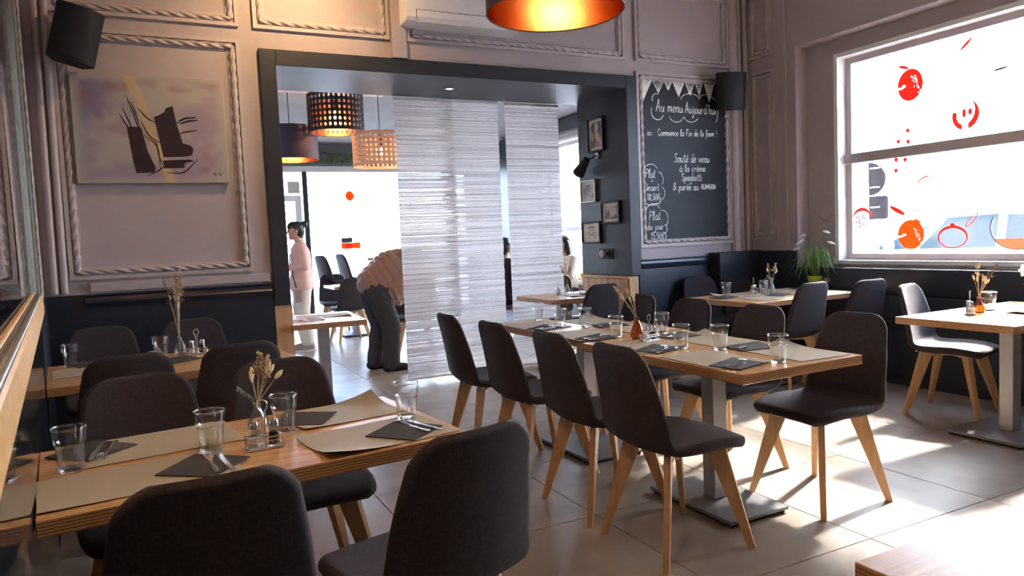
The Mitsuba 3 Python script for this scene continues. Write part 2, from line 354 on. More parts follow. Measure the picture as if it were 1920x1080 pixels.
def window(y0, y1, z0=0.985, z1=2.85, xa=5.69, mid=(1.878, 1.962), mull=None, bars=()):
    w = struct('window'); k = 0.055
    put(w, 'lining', cat([box(xa - 0.012, xa + 0.13, y0 - 0.02, y0 + 0.018, z0, z1), box(xa - 0.012, xa + 0.13, y1 - 0.018, y1 + 0.02, z0, z1), box(xa - 0.012, xa + 0.13, y0 - 0.02, y1 + 0.02, z1 - 0.018, z1 + 0.02)]), WHITE, False)
    put(w, 'sill', cbox(xa - 0.035, xa + 0.13, y0 - 0.03, y1 + 0.03, z0 - 0.022, z0 + 0.012), WHITE)
    a0, a1, b0, b1, x0, x1 = y0 + 0.018, y1 - 0.018, z0 + 0.012, z1 - 0.018, xa + 0.10, xa + 0.15
    fr = [cbox(x0, x1, a0, a0 + k, b0, b1), cbox(x0, x1, a1 - k, a1, b0, b1), cbox(x0, x1, a0, a1, b0, b0 + k), cbox(x0, x1, a0, a1, b1 - k, b1)]
    put(w, 'sash', cat(fr), MOULD)
    put(w, 'meeting_rail', cbox(x0 - 0.03, x1, a0, a1, mid[0], mid[1]), MOULD)
    cuts = [a0 + k] + ([mull] if mull else []) + [a1 - k]
    if mull: put(w, 'mullion', cbox(x0, x1, mull - 0.04, mull + 0.04, b0, b1), MOULD)
    for y in bars: put(w, 'glazing_bar', cbox(x0 + 0.01, x1 - 0.01, y - 0.012, y + 0.012, b0, b1), WHITE)
    for i in range(len(cuts) - 1):
        for u, v in ((b0 + k, mid[0]), (mid[1], b1 - k)):
            put(w, 'pane', tm([(x0 + 0.03, cuts[i], u), (x0 + 0.03, cuts[i + 1], u), (x0 + 0.03, cuts[i + 1], v), (x0 + 0.03, cuts[i], v)], [(0, 1, 2), (0, 2, 3)]), PANE, False)
    return w
window(1.6, 4.64, mull=2.75)

# left wall: black lacquer below, a long mirror above
WL = struct('wall_left')
put(WL, None, lwbox(-2.6, 5.62, -0.2, -0.004, 0, 3.7), WALL, False)
for k in range(7): put(WL, 'lacquer_panel', lwbox(-2.6 + k * 0.92, -2.6 + k * 0.92 + 0.9185, -0.004, 0.0, 0.0, 1.08), LACQ, False)
put(WL, 'wainscot', lwbox(3.84, 5.6, -0.004, 0.004, 0.0, 1.09), NAVY, False)
WF = struct('wall_front')
put(WF, None, box(-2, 6.1, -2.8, -2.6, 0, 3.7), WALL, False)
CE = struct('ceiling')
put(CE, None, box(-2, 6.1, -2.8, 6.38, 3.7, 3.9), CEIL, False)

# back dining room
CB = struct('ceiling_back_room')
put(CB, None, box(-2.2, 6.1, 6.38, 13.2, 3.1, 3.3), CONC, False)
put(CB, 'beam', cbox(-2.0, 2.45, 7.75, 8.05, 2.985, 3.11), WALL)
WA = struct('wall_back_room_left')
put(WA, None, box(-2.2, -2.0, 6.38, 13.2, 0, 3.1), WALL, False)
WC = struct('wall_back_room_right')
X2 = 5.70
put(WC, None, cat([box(X2, 6.1, 6.38, 7.3, 0, 3.1), box(X2, 6.1, 7.3, 10.2, 0, 0.89), box(X2, 6.1, 7.3, 10.2, 2.78, 3.1), box(X2, 6.1, 10.2, 13.2, 0, 3.1)]), WALL, False)
put(WC, 'wainscot', cbox(X2 - 0.02, X2 + 0.01, 6.42, 13.0, 0, 0.86), NAVY)
put(WC, 'corner_post', cbox(X2 - 0.10, X2 + 0.01, 11.2, 11.7, 0, 3.05), NAVY)
put(WC, 'blind_box', cbox(X2 - 0.08, X2 + 0.01, 7.2, 10.3, 2.88, 3.08), NAVY)
window(7.3, 10.2, 0.89, 2.78, X2, (1.40, 1.455), bars=(8.1, 8.9, 9.6))
WD = struct('wall_back_room_far')
put(WD, None, cat([box(-2.2, 6.1, 12.75, 13.0, 2.72, 3.1), box(-2.2, 0.9, 12.75, 13.0, 0, 2.72), box(5.5, 6.1, 12.75, 13.0, 0, 2.72)]), CONC, False)
WI = struct('window')
put(WI, 'transom', cbox(0.9, 5.5, 12.76, 12.84, 2.62, 2.72), WHITE)
for x in (2.43, 5.46): put(WI, 'post', cbox(x - 0.04, x + 0.04, 12.76, 12.84, 0, 2.64), PORTAL)
put(WI, 'bottom_rail', cbox(2.43, 5.5, 12.76, 12.84, 0, 0.10), WHITE)
put(WI, 'pane', tm([(2.47, 12.8, 0.1), (5.42, 12.8, 0.1), (5.42, 12.8, 2.62), (2.47, 12.8, 2.62)], [(0, 1, 2), (0, 2, 3)]), PANE, False)
D2 = struct('door_2')
for x in (1.30, 2.30): put(D2, 'stile', cbox(x - 0.05, x + 0.05, 12.76, 12.82, 0, 2.22), WHITE)
put(D2, 'top_rail', cbox(1.30, 2.30, 12.76, 12.82, 2.12, 2.22), WHITE)
put(D2, 'bottom_rail', cbox(1.30, 2.30, 12.76, 12.82, 0, 0.2), WHITE)
put(D2, 'handle', tube(cr([(2.27, 12.76, 0.95), (2.27, 12.70, 0.95), (2.27, 12.70, 1.35), (2.27, 12.76, 1.35)]), 0.014, 8), STEEL)
put(D2, 'pane', tm([(1.35, 12.79, 0.2), (2.25, 12.79, 0.2), (2.25, 12.79, 2.12), (1.35, 12.79, 2.12)], [(0, 1, 2), (0, 2, 3)]), PANE, False)

# the street
RO = struct('street')
put(RO, None, box(-60, 120, -60, 160, -0.45, -0.15), ROAD, False)

# ------------------------------------------------------------------ chairs
def smooth_step(x): x = np.clip(x, 0, 1); return x * x * (3 - 2 * x)
def chair_shell():
    ctrl = [(0.238, 0.434), (0.21, 0.449), (0.14, 0.457), (0.04, 0.455), (-0.06, 0.449), (-0.13, 0.449), (-0.180, 0.459), (-0.212, 0.492), (-0.227, 0.545), (-0.242, 0.63), (-0.264, 0.74), (-0.290, 0.84), (-0.302, 0.885)]
    c = cr(ctrl, 12); d = np.r_[0, np.cumsum(np.linalg.norm(np.diff(c, axis=0), axis=1))]; L = d[-1]
    ts = (1 - np.cos(np.linspace(0, PI, 56))) / 2
    s = L * (0.55 * ts + 0.45 * np.linspace(0, 1, 56))
    yz = np.stack([np.interp(s, d, c[:, 0]), np.interp(s, d, c[:, 1])], 1)
    tg = np.gradient(yz, axis=0); tg /= np.linalg.norm(tg, axis=1, keepdims=True)
    nr = np.stack([tg[:, 1], -tg[:, 0]], 1)               # towards the sitter
    f = s / L
    wid = np.interp(f, [0, 0.12, 0.30, 0.45, 0.55, 0.75, 0.92, 1.0], [0.205, 0.228, 0.236, 0.228, 0.226, 0.208, 0.182, 0.166])
    def cap(x, r): return r - np.sqrt(np.maximum(r * r - np.maximum(r - x, 0) ** 2, 0))
    hw = wid - cap(s, 0.055) - cap(L - s, 0.085)
    u = np.sin(np.linspace(-PI / 2, PI / 2, 33))
    X = hw[:, None] * u[None]
    edge = np.minimum((1 - np.abs(u))[None] * hw[:, None], np.minimum(s, L - s)[:, None])
    e = np.clip(edge / 0.022, 0, 1); th = np.sqrt(np.maximum(1 - (1 - e) ** 2, 0))
    thick = np.interp(f, [0, 0.3, 0.5, 1], [0.023, 0.024, 0.020, 0.016])[:, None] * th
    curl = np.interp(f, [0, 0.2, 0.42, 0.6, 1], [-0.012, 0.008, 0.016, 0.034, 0.030])[:, None] * (X / 0.23) ** 2
    def sheet(sign):
        o = curl + sign * thick
        return np.stack([X, yz[:, 0][:, None] + nr[:, 0][:, None] * o, yz[:, 1][:, None] + nr[:, 1][:, None] * o], -1)
    n, m = len(s), len(u)
    A, B = sheet(1).reshape(-1, 3), sheet(-1).reshape(-1, 3)
    i, k = np.meshgrid(np.arange(n - 1), np.arange(m - 1), indexing='ij'); a = (i * m + k).ravel()
    q = np.concatenate([np.stack([a, a + m, a + m + 1], 1), np.stack([a, a + m + 1, a + 1], 1)])
    uv = np.stack([X, np.broadcast_to(s[:, None], X.shape)], -1).reshape(-1, 2)
    mesh = tm(np.vstack([A, B]), np.vstack([q[:, ::-1], q + n * m]))
    if mesh.volume < 0: mesh = tm(mesh.vertices, mesh.faces[:, ::-1])
    return mesh, np.vstack([uv, uv + [3, 0]])
SH, SHUV = chair_shell()
# split at the bend: the seat and the back are one padded shell, cut across for two parts
cz = SHUV[:, 1]
fs = cz[SH.faces].mean(1); CUT = 0.475
def submesh(m, uv, keep):
    f = m.faces[keep]; ids, inv = np.unique(f, return_inverse=True)
    return tm(m.vertices[ids], inv.reshape(-1, 3)), uv[ids]
full_n = meshkit.arrays(SH, True)[2]
def shell_ply(keep):
    f = SH.faces[keep]; ids, inv = np.unique(f, return_inverse=True)
    return mikit.ply(tm(SH.vertices[ids], inv.reshape(-1, 3)), FABRIC, True, uv=SHUV[ids])
SEAT, BACKR = shell_ply(fs < CUT), shell_ply(fs >= CUT)
def chair_leg(sx, sy):
    d = np.array([sx, sy]) / math.sqrt(2); n = np.array([-d[1], d[0]])
    foot, top = np.array([sx * 0.218, sy * 0.223]), np.array([sx * 0.118, sy * 0.118])
    P = []
    for c, a, b, z, t in ((foot, -0.013, 0.015, 0.0, 0.012), (top, -0.026, 0.050, 0.405, 0.014), (top, -0.03, 0.046, 0.432, 0.014)):
        for q in (a, b):
            for w in (-t, t): P.append((*(c + d * q + n * w), z))
    return hull(P)
def chair_rail(sy):
    d = np.array([1, sy]) / math.sqrt(2); n = np.array([-d[1], d[0]]); z = 0.0005 * sy
    return hull([(*(d * q + n * w), zz + z) for q in (-0.16, 0.16) for w in (-0.0135, 0.0135) for zz in (0.402, 0.431)])
LEGS = [mikit.ply(chair_leg(a, b), LEGW) for a, b in ((-1, 1), (1, 1), (-1, -1), (1, -1))]
RAILS = [mikit.ply(chair_rail(s), LEGW) for s in (1, -1)]
TAG = mikit.ply(cbox(0.208, 0.222, -0.155, -0.148, 0.4385, 0.446, 0.001), WHITE)
def chair(x, y, rot, label, group=None, tilt=0):
    k = thing('dining_chair', label, 'chair', group); tw = W((x, y, 0), math.radians(rot))
    put(k, 'seat', SEAT, None, tw=tw); put(k, 'backrest', BACKR, None, tw=tw)
    for l in LEGS: put(k, 'leg', l, None, tw=tw)
    for r in RAILS: put(k, 'cross_rail', r, None, tw=tw)
    put(k, 'tag', TAG, None, tw=tw, label='small white tag under the seat edge')
    return k
LT = 6.5                                    # the mirror-side tables stand square to the askew wall
G1, G2, G3, G4 = 'dark chairs at the mirror-side tables', 'dark chairs along the long middle table', 'chairs at the window corner table', 'chairs in the back dining room'
chair(0.055, 1.83, LT - 3, 'dark upholstered chair with its back to us at the lower frame edge beside the mirror', G1)
chair(0.60, 1.84, LT + 6, 'large dark brown upholstered chair in front of the fork on the near table outer end', G1)
chair(-0.05, 2.69, 180 + LT, 'brown chair on the far side of the near mirror-side table, beside the mirror', G1)
chair(0.445, 2.72, 180 + LT - 2, 'brown chair on the far side of the near mirror-side table, behind the dried flowers', G1)
chair(-0.16, 3.93, LT, 'black-looking chair seen over the brown chair back, near side of the second mirror table', G1)
chair(0.325, 3.97, LT, 'black-looking chair at the outer end of the second mirror table, back towards us', G1)
chair(-0.29, 4.93, 180 + LT, 'dim chair behind the lone tumbler, far side of the second mirror table', G1)
chair(0.235, 4.98, 180 + LT, 'dim chair behind the tall dried flowers on the second mirror table', G1)
for (x, y), r, l in zip(((1.935, 2.42), (1.93, 2.95), (1.905, 3.55), (1.875, 4.13)), (-90, -91, -89, -92),
        ('dark chair nearest to us on the aisle side of the long middle table', 'second dark chair from us on the aisle side of the long middle table',
         'third dark chair from us on the aisle side of the long middle table', 'farthest dark chair on the aisle side of the long middle table, before the curtain')):
    chair(x, y, r, l, G2)
for (x, y), r, l in zip(((2.845, 2.45), (2.83, 3.06), (2.86, 3.68), (2.86, 4.24)), (90, 89, 90, 90),
        ('dark chair with visible seat at the near window side corner of the long table', 'second brown chair from us on the window side of the long middle table',
         'third brown chair from us on the window side of the long middle table', 'brown chair behind the amber vase, farthest on the window side of the long middle table')):
    chair(x, y, r, l, G2)
chair(3.60, 5.72, 4, 'grey-brown chair at the small table inside the portal, in front of the oak planks')
chair(4.72, 5.20, 176, 'blue-grey chair below the chalkboard, against the navy wainscot', G3)
chair(5.20, 5.17, 183, 'blue-grey chair in the corner behind the flower vase on the window corner table', G3)
chair(4.62, 4.29, 3, 'blue-grey chair in front of the spider plant, near side of the corner table', G3)
chair(5.09, 4.12, -2, 'blue-grey chair on the near side of the window corner table, next to the window bench', G3)
chair(4.86, 3.05, 194, 'sunlit blue-grey chair facing us at the window table with the amber vase')

# ------------------------------------------------------------------ tables
def table(x, y, lx, ly, rz, label, top, bases=((0, 0),), bx=0.42, by=0.42, group=None, h=0.75):
    k = thing('dining_table', label, 'table', group); tw = W((x, y, 0), math.radians(rz))
    put(k, 'tabletop', cbox(-lx / 2, lx / 2, -ly / 2, ly / 2, h - 0.042, h, 0.002), top, tw=tw)
    for cx, cy in bases:
        put(k, 'column', cbox(cx - 0.045, cx + 0.045, cy - 0.04, cy + 0.04, 0.03, h - 0.047, 0.004), STEEL, tw=tw)
        put(k, 'mounting_plate', cbox(cx - 0.15, cx + 0.15, cy - 0.12, cy + 0.12, h - 0.048, h - 0.0421, 0.001), PLATE, tw=tw)
        b = put(k, 'base_plate', cbox(cx - bx / 2, cx + bx / 2, cy - by / 2, cy + by / 2, 0.014, 0.031, 0.003), PLATE, tw=tw)
        put(b, 'rubber_foot', cbox(cx - bx / 2 + 0.012, cx + bx / 2 - 0.012, cy - by / 2 + 0.012, cy + by / 2 - 0.012, 0.0, 0.0139, 0.003), RUBBER, tw=tw)
    return k
GT = 'oak tables with steel columns'
table(0.239, 2.265, 1.10, 0.675, 6.0, 'near oak table against the mirror wall, set for four', OAKX, by=0.38, bx=0.57, group=GT)
table(0.055, 4.215, 1.13, 0.76, 6.5, 'second oak table against the mirror wall, with tall dried flowers', OAKX, bx=0.57, group=GT)
table(2.405, 2.715, 0.715, 1.16, 1.0, 'nearer half of the long oak middle table, at the pulled-up chair', OAKY, ((-0.02, -0.05),), 0.36, 0.57, GT)
table(2.425, 3.885, 0.70, 1.16, 1.0, 'farther half of the long oak middle table, before the curtain', OAKY, ((-0.06, -0.10),), 0.39, 0.60, GT)
table(3.59, 6.03, 0.76, 0.70, 0, 'small oak table inside the portal at the oak planks', OAKX, ((0, 0.12),), bx=0.45, by=0.36, group=GT)
table(1.205, 5.94, 0.56, 0.86, -4, 'small oak serving table in the portal, in front of the woman in pink', OAKX, bx=0.4, by=0.5, group=GT)
table(4.74, 4.525, 1.26, 0.78, 2.0, 'oak table in the window corner below the chalkboard', OAKX, ((-0.08, 0.0),), bx=0.33, by=0.36, group=GT)
table(4.645, 2.55, 1.22, 0.68, 0.5, 'sunlit oak table by the window bench with an amber vase', OAKX, ((-0.02, 0.0),), 0.57, 0.44, GT)
table(1.655, 0.48, 1.22, 0.70, 0.5, 'oak table corner at the lower right edge, glaring in the light', OAKX, bx=0.57, group=GT)

# ------------------------------------------------------------------ table ware
TOPZ = 0.7502
def flute(a, r, z):
    k = smooth_step((z - 0.008) / 0.01) * smooth_step((0.080 - z) / 0.012) * (1 if r > 0.026 else 0)
    return 1 - 0.045 * k * (1 - np.abs(np.cos(4.5 * a)))
TUMB = mikit.ply(lathe([(0, 0), (0.024, 0), (0.029, 0.002), (0.0305, 0.008), (0.0325, 0.030), (0.0345, 0.055), (0.0362, 0.074), (0.0378, 0.0790), (0.0366, 0.0795),
                       (0.0345, 0.074), (0.0325, 0.055), (0.0304, 0.030), (0.0285, 0.014), (0.022, 0.0125), (0, 0.012)], 54, flute), GLASS, 60)
TUMW = mikit.ply(lathe([(0.0376, 0.0796), (0.0385, 0.083), (0.0397, 0.092), (0.0416, 0.1180)], 54), PANE, 60)
TUMR = mikit.ply(lathe([(0.0412, 0.1180), (0.0426, 0.1190), (0.0426, 0.1215), (0.0416, 0.1228), (0.0405, 0.1215), (0.0405, 0.1190), (0.0412, 0.1180)], 54), GLASS, 40)
GG = 'clear tumblers set on the tables'
def tumbler(x, y, label, z=TOPZ): 
    k = thing('tumbler', label, 'glass', GG); tw = W((x, y, z), RNG.uniform(0, 6))
    for nm, d in (('base', TUMB), ('wall', TUMW), ('rim', TUMR)): put(k, nm, d, None, tw=tw)

def placemat_mesh(lx, ly, curls):
    nx, ny = 24, 18
    x, y = np.meshgrid(np.linspace(-lx / 2, lx / 2, nx), np.linspace(-ly / 2, ly / 2, ny), indexing='ij')
    z = np.full_like(x, 0.0015)
    for cx, cy, h in curls:                                # a corner or an end that rolls up
        t = (x * cx / (lx / 2) + y * cy / (ly / 2)) / (abs(cx) + abs(cy))
        z = z + h * np.clip((t - 0.42) / 0.58, 0, 1) ** 2
    A = np.stack([x, y, z], -1).reshape(-1, 3); B = A + [0, 0, 0.0009]
    i, k = np.meshgrid(np.arange(nx - 1), np.arange(ny - 1), indexing='ij'); a = (i * ny + k).ravel()
    q = np.concatenate([np.stack([a, a + ny, a + ny + 1], 1), np.stack([a, a + ny + 1, a + 1], 1)])
    n = nx * ny
    rim = [i * ny for i in range(nx)] + [(nx - 1) * ny + k for k in range(1, ny)] + [i * ny + ny - 1 for i in range(nx - 2, -1, -1)] + [k for k in range(ny - 2, 0, -1)]
    side = [(rim[j], rim[(j + 1) % len(rim)] + n, rim[j] + n) for j in range(len(rim))] + [(rim[j], rim[(j + 1) % len(rim)], rim[(j + 1) % len(rim)] + n) for j in range(len(rim))]
    uv = np.stack([x, y], -1).reshape(-1, 2)
    return tm(np.vstack([A, B]), np.vstack([q[:, ::-1], q + n, side])), np.vstack([uv, uv])
def placemat(x, y, rot, label, curls=(), lx=0.43, ly=0.30, z=TOPZ):
    m, uv = placemat_mesh(lx, ly, curls)
    put(thing('placemat', label, 'placemat', 'beige paper placemats'), None, mikit.ply(m, PAPER, True, uv=uv), None, tw=W((x, y, z), math.radians(rot)))
def napkin_mesh(a, b, kick):
    pts = [(-a, -b), (a, -b), (a, b), (-a, b)]
    s1 = hull([(x, y, z) for x, y in pts for z in (0.0, 0.0016)])
    s2 = hull([(-a, -b * 0.97, 0.0018), (a, -b, 0.0018), (a * 0.97, b, 0.0018), (-a, b, 0.0018), (-a, -b * 0.97, 0.0034), (a, -b, 0.0034), (a * 0.97, b, 0.004 + kick), (-a, b, 0.0034)])
    return cat([s1, s2])
NAPS = [mikit.ply(napkin_mesh(0.085, 0.085, 0.004), NAPKIN, False), mikit.ply(napkin_mesh(0.095, 0.075, 0.008), NAPKIN, False)]
def napkin(x, y, rot, label, kind=0, z=TOPZ + 0.0028):
    put(thing('napkin', label, 'napkin', 'dark folded paper napkins'), None, NAPS[kind], None, tw=W((x, y, z), math.radians(rot)))
def flat_piece(poly, th, bend):
    g = sg.Polygon(poly).segmentize(0.006)
    m = trimesh.creation.extrude_polygon(g, th, engine='earcut')
    v = m.vertices.copy(); v[:, 2] += bend(v[:, 1]); return tm(v, m.faces)
def fork_mesh():
    L = [(-0.0035, 0.075), (-0.0035, 0.05), (-0.0050, 0.0), (-0.0075, -0.09), (-0.006, -0.098), (0.006, -0.098), (0.0075, -0.09), (0.0050, 0.0), (0.0035, 0.05), (0.0035, 0.062)]
    body = sg.Polygon([(-0.0035, 0.03), (-0.005, 0.0), (-0.0075, -0.085), (-0.005, -0.096), (0.005, -0.096), (0.0075, -0.085), (0.005, 0.0), (0.0035, 0.03), (0.0115, 0.045), (0.0122, 0.060), (-0.0122, 0.060), (-0.0115, 0.045)])
    m = [body]
    for c in (-0.0103, -0.0034, 0.0034, 0.0103):
        m.append(sg.Polygon([(c - 0.0019, 0.058), (c + 0.0019, 0.058), (c + 0.0014, 0.098), (c, 0.101), (c - 0.0014, 0.098)]))
    import shapely
    g = shapely.union_all(m)
    return flat_piece(list(g.exterior.coords), 0.0018, lambda y: 0.007 * smooth_step((y - 0.02) / 0.05) - 0.006 * smooth_step((y - 0.065) / 0.036) + 0.003 * smooth_step((-y - 0.03) / 0.06))
def knife_mesh():
    return flat_piece([(-0.006, -0.105), (0.006, -0.105), (0.0065, -0.02), (0.0055, 0.0), (0.0085, 0.02), (0.0090, 0.07), (0.006, 0.095), (-0.002, 0.105), (-0.0065, 0.09), (-0.0065, 0.0), (-0.006, -0.02)], 0.0022, lambda y: 0 * y)
FORK, KNIFE = mikit.ply(fork_mesh(), CHROME, 30), mikit.ply(knife_mesh(), CHROME, 30)
def cutlery(x, y, rot, where, z=TOPZ + 0.0072):
    put(thing('fork', 'steel fork on the dark napkin ' + where, 'fork', 'steel forks'), None, FORK, None, tw=W((x, y, z), math.radians(rot)))
    c, s = math.cos(math.radians(rot)), math.sin(math.radians(rot))
    put(thing('knife', 'steel table knife on the dark napkin ' + where, 'knife', 'steel knives'), None, KNIFE, None, tw=W((x + 0.032 * c, y + 0.032 * s, z), math.radians(rot + 5)))

def shaker(x, y, rz, kind, where, z):
    k = thing(kind + '_shaker', f'glass {kind} shaker in the caddy {where}', 'shaker', f'{kind} shakers'); tw = W((x, y, z), rz)
    fac = lambda a, r, zz: 1 - 0.06 * (1 - np.abs(np.cos(4 * a)))
    put(k, 'body', lathe([(0, 0), (0.017, 0), (0.0185, 0.003), (0.0175, 0.030), (0.0150, 0.046), (0.0130, 0.054), (0.0130, 0.060), (0.0112, 0.060), (0.0112, 0.054), (0.0135, 0.044), (0.0157, 0.030), (0.0165, 0.005), (0, 0.004)], 32, fac), GLASS, 40, tw=tw)
    put(k, 'contents', lathe([(0, 0.0048), (0.0145, 0.0055), (0.0140, 0.028 if kind == 'salt' else 0.040), (0.006, 0.031 if kind == 'salt' else 0.043), (0, 0.032 if kind == 'salt' else 0.042)], 20), SALT if kind == 'salt' else PEPPER, 40, tw=tw, label='white salt' if kind == 'salt' else 'brown ground pepper')
    put(k, 'cap', lathe([(0, 0.0605), (0.0140, 0.0605), (0.0148, 0.056), (0.0152, 0.056), (0.0152, 0.068), (0.0125, 0.074), (0.006, 0.077), (0, 0.0775)], 24), CHROME, 40, tw=tw)
def caddy(x, y, rot, where, z=TOPZ):
    rz = math.radians(rot); k = thing('condiment_caddy', 'wire salt and pepper caddy with a loop handle ' + where, 'caddy', 'wire condiment caddies'); tw = W((x, y, z), rz)
    a, b = 0.052, 0.026
    ring = lambda zz: tube([(-a, -b, zz), (a, -b, zz), (a, b, zz), (-a, b, zz), (-a, -b, zz)], 0.0016, 6)
    put(k, 'tray', cat([cbox(-a, a, -b, b, 0.001, 0.004, 0.001), tube([(-a, -b, 0.005), (a, -b, 0.005), (a, b, 0.005), (-a, b, 0.005), (-a, -b, 0.005)], 0.002, 6)]), CHROME, tw=tw)
    put(k, 'guard_wire', ring(0.026), CHROME, tw=tw); put(k, 'guard_wire', ring(0.036), CHROME, tw=tw)
    put(k, 'upright', cat([tube([(0, -b, 0.004), (0, -b, 0.037)], 0.0016, 6), tube([(0, b, 0.004), (0, b, 0.037)], 0.0016, 6), tube([(-a, 0, 0.004), (-a, 0, 0.037)], 0.0016, 6), tube([(a, 0, 0.004), (a, 0, 0.037)], 0.0016, 6)]), CHROME, tw=tw)
    put(k, 'handle', tube(cr([(-0.004, 0, 0.004), (-0.004, 0, 0.06), (-0.006, 0, 0.105), (-0.014, 0, 0.122), (-0.010, 0, 0.137), (0, 0, 0.142), (0.010, 0, 0.137), (0.014, 0, 0.122), (0.006, 0, 0.105), (0.004, 0, 0.06), (0.004, 0, 0.004)]), 0.0019, 7), CHROME, tw=tw)
    c, s = math.cos(rz), math.sin(rz)
    for q, kind in ((-0.028, 'salt'), (0.028, 'pepper')): shaker(x + q * c, y + q * s, rz, kind, where, z + 0.0045)

VASE_PROF = [(0, 0), (0.024, 0), (0.030, 0.004), (0.033, 0.020), (0.031, 0.040), (0.022, 0.065), (0.0125, 0.085), (0.0115, 0.098), (0.0135, 0.104), (0.0115, 0.1045), (0.0092, 0.098), (0.0102, 0.085), (0.0195, 0.064), (0.0285, 0.040), (0.0305, 0.020), (0.027, 0.007), (0, 0.006)]
def vase(x, y, where, amber=False, s=1.0, z=TOPZ):
    k = thing('bud_vase', ('amber' if amber else 'clear') + ' glass bud vase ' + where, 'vase')
    put(k, None, lathe(np.array(VASE_PROF) * s, 32), AMBER if amber else GLASS, 40, tw=W((x, y, z)))
def spike(p, d, L, r, n=6, wob=0.0):
    """a soft tapering head along d"""
    d = np.asarray(d, float); d /= np.linalg.norm(d); t = np.linspace(0, 1, 9)
    return tube(np.asarray(p) + np.outer(t * L, d) + np.outer(wob * L * t ** 2, [0.3, 0.2, -0.5]), np.maximum(r * np.sin(PI * np.clip(t * 0.93 + 0.06, 0, 1)) ** 0.7, 0.0004), n)
def bouquet(x, y, z, where, H, seed, tails=4, sprigs=2, euc=True, lean=(0, 0)):
    g = np.random.default_rng(seed)
    k = thing('dried_bouquet', 'dried flowers ' + where, 'dried flowers')
    o = np.array([x, y, z])
    st, sp = [], []
    def stem(dx, dy, h):
        p = cr([o + (dx * 0.03, dy * 0.03, -0.075), o + (dx * 0.05, dy * 0.05, 0), o + (dx * 0.5, dy * 0.5, h * 0.55), o + (dx, dy, h)], 5)
        put(k, 'stem', tube(p, 0.0009, 5), STRAW); return p[-1], p[-1] - p[-3]
    for i in range(tails):
        a = g.uniform(0, 2 * PI); R = g.uniform(0.015, 0.045)
        e, d = stem(R * math.cos(a) + lean[0] * 0.6, R * math.sin(a) + lean[1] * 0.6, H * g.uniform(0.45, 0.72))
        put(k, 'bunny_tail', spike(e - d * 0.3, d, g.uniform(0.032, 0.046), g.uniform(0.0055, 0.008), 8, 0.1), CREAM, 60)
    for i in range(sprigs):
        a = g.uniform(0, 2 * PI); R = g.uniform(0.01, 0.04)
        e, d = stem(R * math.cos(a) + lean[0], R * math.sin(a) + lean[1], H * g.uniform(0.6, 0.75))
        ms = []
        d = d / np.linalg.norm(d); L = H * 0.42
        for j in range(36):
            t = g.uniform(0, 1); q = e + d * L * (t - 0.25); side = g.normal(size=3); side -= d * (side @ d); side /= np.linalg.norm(side)
            v = side * g.uniform(0.3, 1) * (1 - t * 0.75) * 0.026 + d * 0.014
            ms.append(tube([q, q + v], [0.0006, 0.0005], 4)); ms.append(ball(q + v, g.uniform(0.0022, 0.0038), 1, (1, 1, 1.3)))
        put(k, 'seed_sprig', cat(ms), DRYBR if i % 2 else STRAW, 60)
    if euc:
        e, d = stem(-0.055, 0.0, H * 0.45); ms = []
        p0 = o + (0, 0, 0.02)
        for j in range(14):
            t = (j + 1) / 14; c = p0 + (e - p0) * t; a = j * 2.4
            n = np.array([math.cos(a), math.sin(a), 0.5]); n /= np.linalg.norm(n); u = np.cross(n, [0.2, 0.1, 1]); u /= np.linalg.norm(u); w = np.cross(n, u)
            th = np.arange(8) * PI / 4; r = 0.008
            V = [c + n * 0.003] + [c + u * r * 0.8 * math.cos(q) + w * r * (1 + math.sin(q)) for q in th]
            ms.append(tm(V, [(0, i + 1, (i + 1) % 8 + 1) for i in range(8)]))
        put(k, 'eucalyptus_sprig', cat(ms), EUCAL, False)

t1 = 'on the near mirror-side table'
tumbler(-0.236, 2.262, 'clear tumbler at the mirror end ' + t1)
tumbler(0.115, 2.235, 'clear tumbler behind the fork tines ' + t1)
tumbler(0.335, 2.325, 'clear tumbler beside the condiment caddy and dried flowers ' + t1)
tumbler(0.715, 2.262, 'clear tumbler at the outer end ' + t1)
placemat(-0.065, 2.085, LT + 1, 'beige placemat at the near edge by the mirror, ' + t1, ((-1, -1, 0.004),), 0.46, 0.29)
placemat(-0.03, 2.435, LT + 1, 'beige placemat under the mirror end napkin, far side, ' + t1, (), 0.46, 0.30)
placemat(0.545, 2.475, LT + 3, 'beige placemat with an upturned far corner, outer end ' + t1, ((1, 1, 0.035), (-1, -1, 0.006)), 0.36, 0.28)
placemat(0.575, 2.125, LT + 4, 'pale placemat curling up at the near edge, outer end ' + t1, ((-1, -1, 0.022), (-1, 1, 0.012)), 0.42, 0.29)
napkin(0.085, 2.085, 52, 'dark napkin diamond under the upright fork ' + t1)
napkin(-0.20, 2.445, 44, 'dark napkin nearest the mirror, behind the tumbler ' + t1)
napkin(0.42, 2.455, 62, 'dark napkin corner behind the caddy tumbler ' + t1)
napkin(0.655, 2.105, 40, 'dark napkin diamond before the outer end tumbler ' + t1)
cutlery(0.105, 2.085, 3, 'at the near edge, nearest table'); cutlery(0.69, 2.130, 12, 'at the outer end, nearest table')
cutlery(-0.155, 2.415, 170, 'by the mirror, nearest table')
caddy(0.255, 2.185, 4, t1)
vase(0.258, 2.335, 'behind the caddy ' + t1)
bouquet(0.258, 2.335, TOPZ + 0.095, 'with cream bunny tails and a grey-green sprig ' + t1, 0.155, 3, 5, 4, True, (0.03, 0.0))
t2 = 'on the second mirror-side table'
tumbler(-0.425, 4.43, 'clear tumbler alone at the dark mirror end ' + t2); tumbler(0.005, 4.40, 'clear tumbler beside the tall dried flowers ' + t2)
vase(0.105, 4.50, 'holding the tall dried flowers ' + t2)
